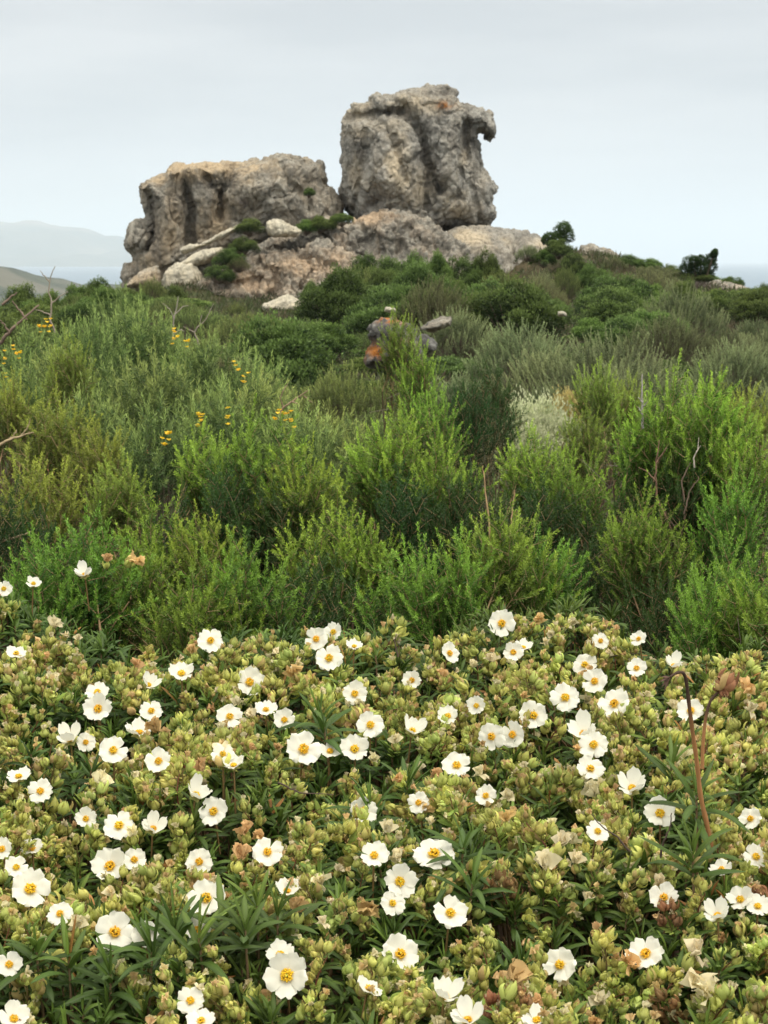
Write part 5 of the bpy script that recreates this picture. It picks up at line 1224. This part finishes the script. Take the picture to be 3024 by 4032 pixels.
def dark_at(u, v):
    return max(float(np.exp(-(((u / V2F - a) / ru) ** 2 + ((v / V2F - b_) / rv) ** 2) * 1.2)) for a, b_, ru, rv in DARK)


# flowering tips over the whole canopy, leafy shoots beneath
pts = []
tries = 0
while len(pts) < 1480 and tries < 42000:
    tries += 1
    y = rk.uniform(.98, 2.22); x = rk.uniform(-1, 1) * (.27 * y + .18)
    z = float(canopy(x, y)) + rk.normal(.004, .010); p = np.array([x, y, z]); u, v = proj(p)
    if v < vis_top(u) + 12 or v > 4350:
        continue
    if rk.uniform() < max(.93 * dark_at(u, v) ** .6, float(sstep(.02, .34, fbm(p * [13, 13, 0] + 40, 2))) * .9) or not clear_of_flowers(p):
        continue
    if pts and (np.linalg.norm(np.array(pts) - p, axis=1) < .0178).any():
        continue
    pts.append(p)
for i, p in enumerate(pts):
    u, v = proj(p); q = rk.uniform(); z = unit(UP + rk.normal(0, .28, 3) + [0, -.18, 0])
    brown = v > 3450 and u > 1900
    if q < .13:
        place('withered_flower', WIT[rk.integers(0, 9)], p + UP * .004, z, rk.uniform(.5, .9), rk)
    else:
        place('bud_cluster', CLD[i % 3] if (brown and q > .88) else CLU[rk.integers(0, 14)], p, z, rk.uniform(.55, .92), rk)
    b = owner(p); e = p - UP * .045
    mid = e * .6 + np.array([rloc[b][0], rloc[b][1], p[2] - .22]) * .4
    STEM[b].segs((e - rloc[b])[None], (mid - rloc[b])[None], .0011, .0016, C(.20, .13, .07), k=4)

n = 3600
y = rk.uniform(.92, 2.26, n); x = rk.uniform(-1, 1, n) * (.275 * y + .24); z = canopy(x, y) - np.abs(rk.normal(0, .045, n)) - .018
S = np.stack([x, y, z], 1)
uu, vv = proj(S); keep = (vv > vis_top(uu) + 45) & (vv < 4700)
S = S[keep]
hero = np.array([on_canopy(a * V2F, b_ * V2F, l_) for a, b_, l_ in ((1503, 1765, .03), (1495, 1895, .03), (555, 2010, .02), (480, 2030, .02), (430, 2080, .01), (530, 2060, .02), (600, 2030, .01), (380, 2060, .01), (330, 2110, .0), (150, 2130, .0), (80, 2110, .0), (240, 2160, .0), (700, 1610, .01), (690, 1590, .0), (1000, 1880, .01), (1020, 1960, .01), (1450, 1700, .0), (880, 1740, .0), (800, 1790, .0))])
S = np.concatenate([S, hero]); big = np.arange(len(S)) >= len(S) - len(hero)
own = np.array([owner(p) for p in S])
for b in range(len(BUSH)):
    i = np.where(own == b)[0]
    if not len(i):
        continue
    k_ = 13; A = np.repeat(S[i], k_, 0); bg_ = np.repeat(big[i], k_); m = len(A)
    lv = np.tile(np.linspace(0, 1, k_), len(i)); ph = np.tile(np.arange(k_) * 2.4, len(i)) + np.repeat(rk.uniform(0, 6.28, len(i)), k_)
    tilt = np.repeat(rk.normal(0, .3, (len(i), 3)), k_, 0)
    el = np.radians(18 + 62 * lv ** 1.4 + rk.normal(0, 8, m))
    D = unit(np.stack([np.cos(ph) * np.cos(el), np.sin(ph) * np.cos(el), np.sin(el)], 1) + tilt * .6)
    A = A + UP * (lv * .022)[:, None]
    Ln = (.036 - .016 * lv) * rk.uniform(.75, 1.25, m) * np.where(bg_, 1.45, 1); Wd = (.0062 - .0022 * lv) * rk.uniform(.85, 1.2, m) * np.where(bg_, 1.2, 1)
    young = (lv ** 2)[:, None] * np.repeat(rk.uniform(.1, .9, (len(i), 1)), k_, 0)
    col = C(.044, .084, .016) * (1 - young) + C(.165, .25, .045) * young
    col = col * rk.uniform(.75, 1.3, (m, 1))
    dead = rk.uniform(0, 1, m) < .012; col[dead] = C(.33, .17, .05) * rk.uniform(.7, 1.2, (dead.sum(), 1))
    strap(LEAF[b], rk, A - rloc[b], D, Ln, Wd, col, 6, rk.uniform(.15, .75, m))
    STEM[b].segs(S[i] + UP * .02 - rloc[b], S[i] * .75 + np.array([rloc[b][0], rloc[b][1], 0]) * .25 - [0, 0, .12] - rloc[b] + (S[i][:, 2:] * .25) * UP, .0009, .0018, C(.16, .11, .06), k=4)
    LEAF[b].build('foliage', M_CLEAF, roots[b])
    # main woody stems down to the ground
    t = np.linspace(0, 1, 5)
    for q in range(7):
        top = S[i[rk.integers(0, len(i))]] - rloc[b]; top = top - UP * .08
        ln = np.stack([top[0] * t ** 1.3, top[1] * t ** 1.3, top[2] * t], 1) + rk.normal(0, .006, (5, 3))
        STEM[b].tube(ln, np.linspace(.006, .002, 5), C(.15, .10, .07), 0, 5)
    STEM[b].build('stem', M_BARK, roots[b])

# thin brown twigs crossing the flowers, the bent dry stalk
DST = P(1552 * V2F, 1858 * V2F, 1.40)


def bent_stalk():
    root = on_canopy(1552 * V2F, 1858 * V2F, 0.0); d = root[1] + .0
    mb = MB(); o = empty('dry_stalk', root)
    def pl(ln, dd): return np.array([P(a * V2F, b_ * V2F, dd) for a, b_ in ln]) - root
    def smooth(p, n):
        t = np.linspace(0, 1, n); s = np.linspace(0, 1, len(p)); q = np.stack([np.interp(t, s, p[:, i_]) for i_ in range(3)], 1)
        for _ in range(3): q[1:-1] = .5 * q[1:-1] + .25 * (q[:-2] + q[2:])
        return q
    dn = d - .03
    orange, dark = C(.36, .17, .075), C(.065, .040, .030)
    a = smooth(pl([(1552, 1858), (1540, 1800), (1524, 1740), (1518, 1680), (1510, 1630), (1500, 1570), (1492, 1510), (1486, 1470), (1478, 1455), (1462, 1455), (1448, 1462)], dn), 40)
    a[:, 1] += .03 * (1 - np.linspace(0, 1, 40)) 
    ca = np.stack([np.interp(np.linspace(0, 1, 40), [0, .42, .6, 1], [orange[i_], orange[i_], dark[i_], dark[i_]]) for i_ in range(3)], 1)
    mb.tube(a, np.interp(np.linspace(0, 1, 40), [0, .5, .9, 1], [.0022, .0018, .0013, .0008]) * (1 + .1 * np.sin(np.arange(40) * 1.7)), ca, 0, 7)
    b = smooth(pl([(1517, 1660), (1518, 1610), (1524, 1550), (1533, 1515), (1548, 1498), (1560, 1490)], dn), 24)
    cb = np.stack([np.interp(np.linspace(0, 1, 24), [0, .3, .5, 1], [orange[i_], orange[i_], dark[i_] * 1.3, dark[i_] * 1.6]) for i_ in range(3)], 1)
    mb.tube(b, np.linspace(.0017, .0010, 24), cb, 0, 7)
    mb.build('stem', M_BARK, o)
    r = rng(9); hd = MB(); tipp = a[-1]
    for k_ in range(9):
        dv = unit(np.array([r.normal(-.5, .5), r.normal(0, .5), r.normal(-.35, .5)]))
        hd.leaves(tipp[None], dv[None], unit(np.cross(dv, r.normal(0, 1, 3)))[None], r.uniform(.006, .013), .0022, dark * r.uniform(1, 2))
    hd.build('seed_head', M_BARK, o, False)
    pod = MB(); e = b[-1]
    for k_ in range(3):
        z_ = np.array([[.5, 0, .8], [-.2, 0, .3], [.1, -.3, -.2]][k_]); add_bud(pod, r, frame(z_, e, r), [1.25, .8, .7][k_], True)
    ob = pod.build('seed_pod', M_DRY, o)
    tag(o, 'bent dry stalk, orange-brown below and nearly black at its drooping tip', 'stalk')


bent_stalk()
for ln, lab in (([(1425, 1855), (1432, 1815), (1446, 1785), (1450, 1755)], 'thin dark twig upright beside the bent dry stalk'), ([(1360, 1840), (1335, 1810), (1300, 1785), (1278, 1760)], 'thin dark twig slanting between pale buds right of centre'), ([(860, 1420), (852, 1385), (856, 1372)], 'bare grey twig between the back-row flowers at the centre'), ([(1300, 1425), (1340, 1415), (1385, 1412)], 'brown leafless twig lying over the back-row flowers'), ([(600, 1690), (650, 1712), (720, 1716)], 'thin brown twig across the dark leafy hollow')):
    p = on_canopy(ln[0][0] * V2F, ln[0][1] * V2F, .02)
    branch('bare_twig', [ln], p[1], lab, 'twig', C(.085, .06, .05), .0014)

# ------------------------------------------------------------------ sea air
def haze():
    m, t, o = new_mat('sea_haze'); n = t.nodes.new
    v = n('ShaderNodeVolumePrincipled'); v.inputs['Color'].default_value = (.83, .915, 1.0, 1); v.inputs['Density'].default_value = 7.5e-5; v.inputs['Anisotropy'].default_value = .0
    t.links.new(v.outputs[0], o.inputs['Volume'])
    x, y0, y1, z0, z1 = 66000, -3500, 66000, -72, 900
    V = [(a, b, c) for c in (z0, z1) for b in (y0, y1) for a in (-x, x)]
    mb = MB(); mb.add(V, [(0, 2, 3, 1), (4, 5, 7, 6), (0, 1, 5, 4), (2, 6, 7, 3), (0, 4, 6, 2), (1, 3, 7, 5)])
    tag(mb.build('haze', m, None, False), 'pale blue sea haze over the far land and water', 'haze', None, 'stuff')


haze()
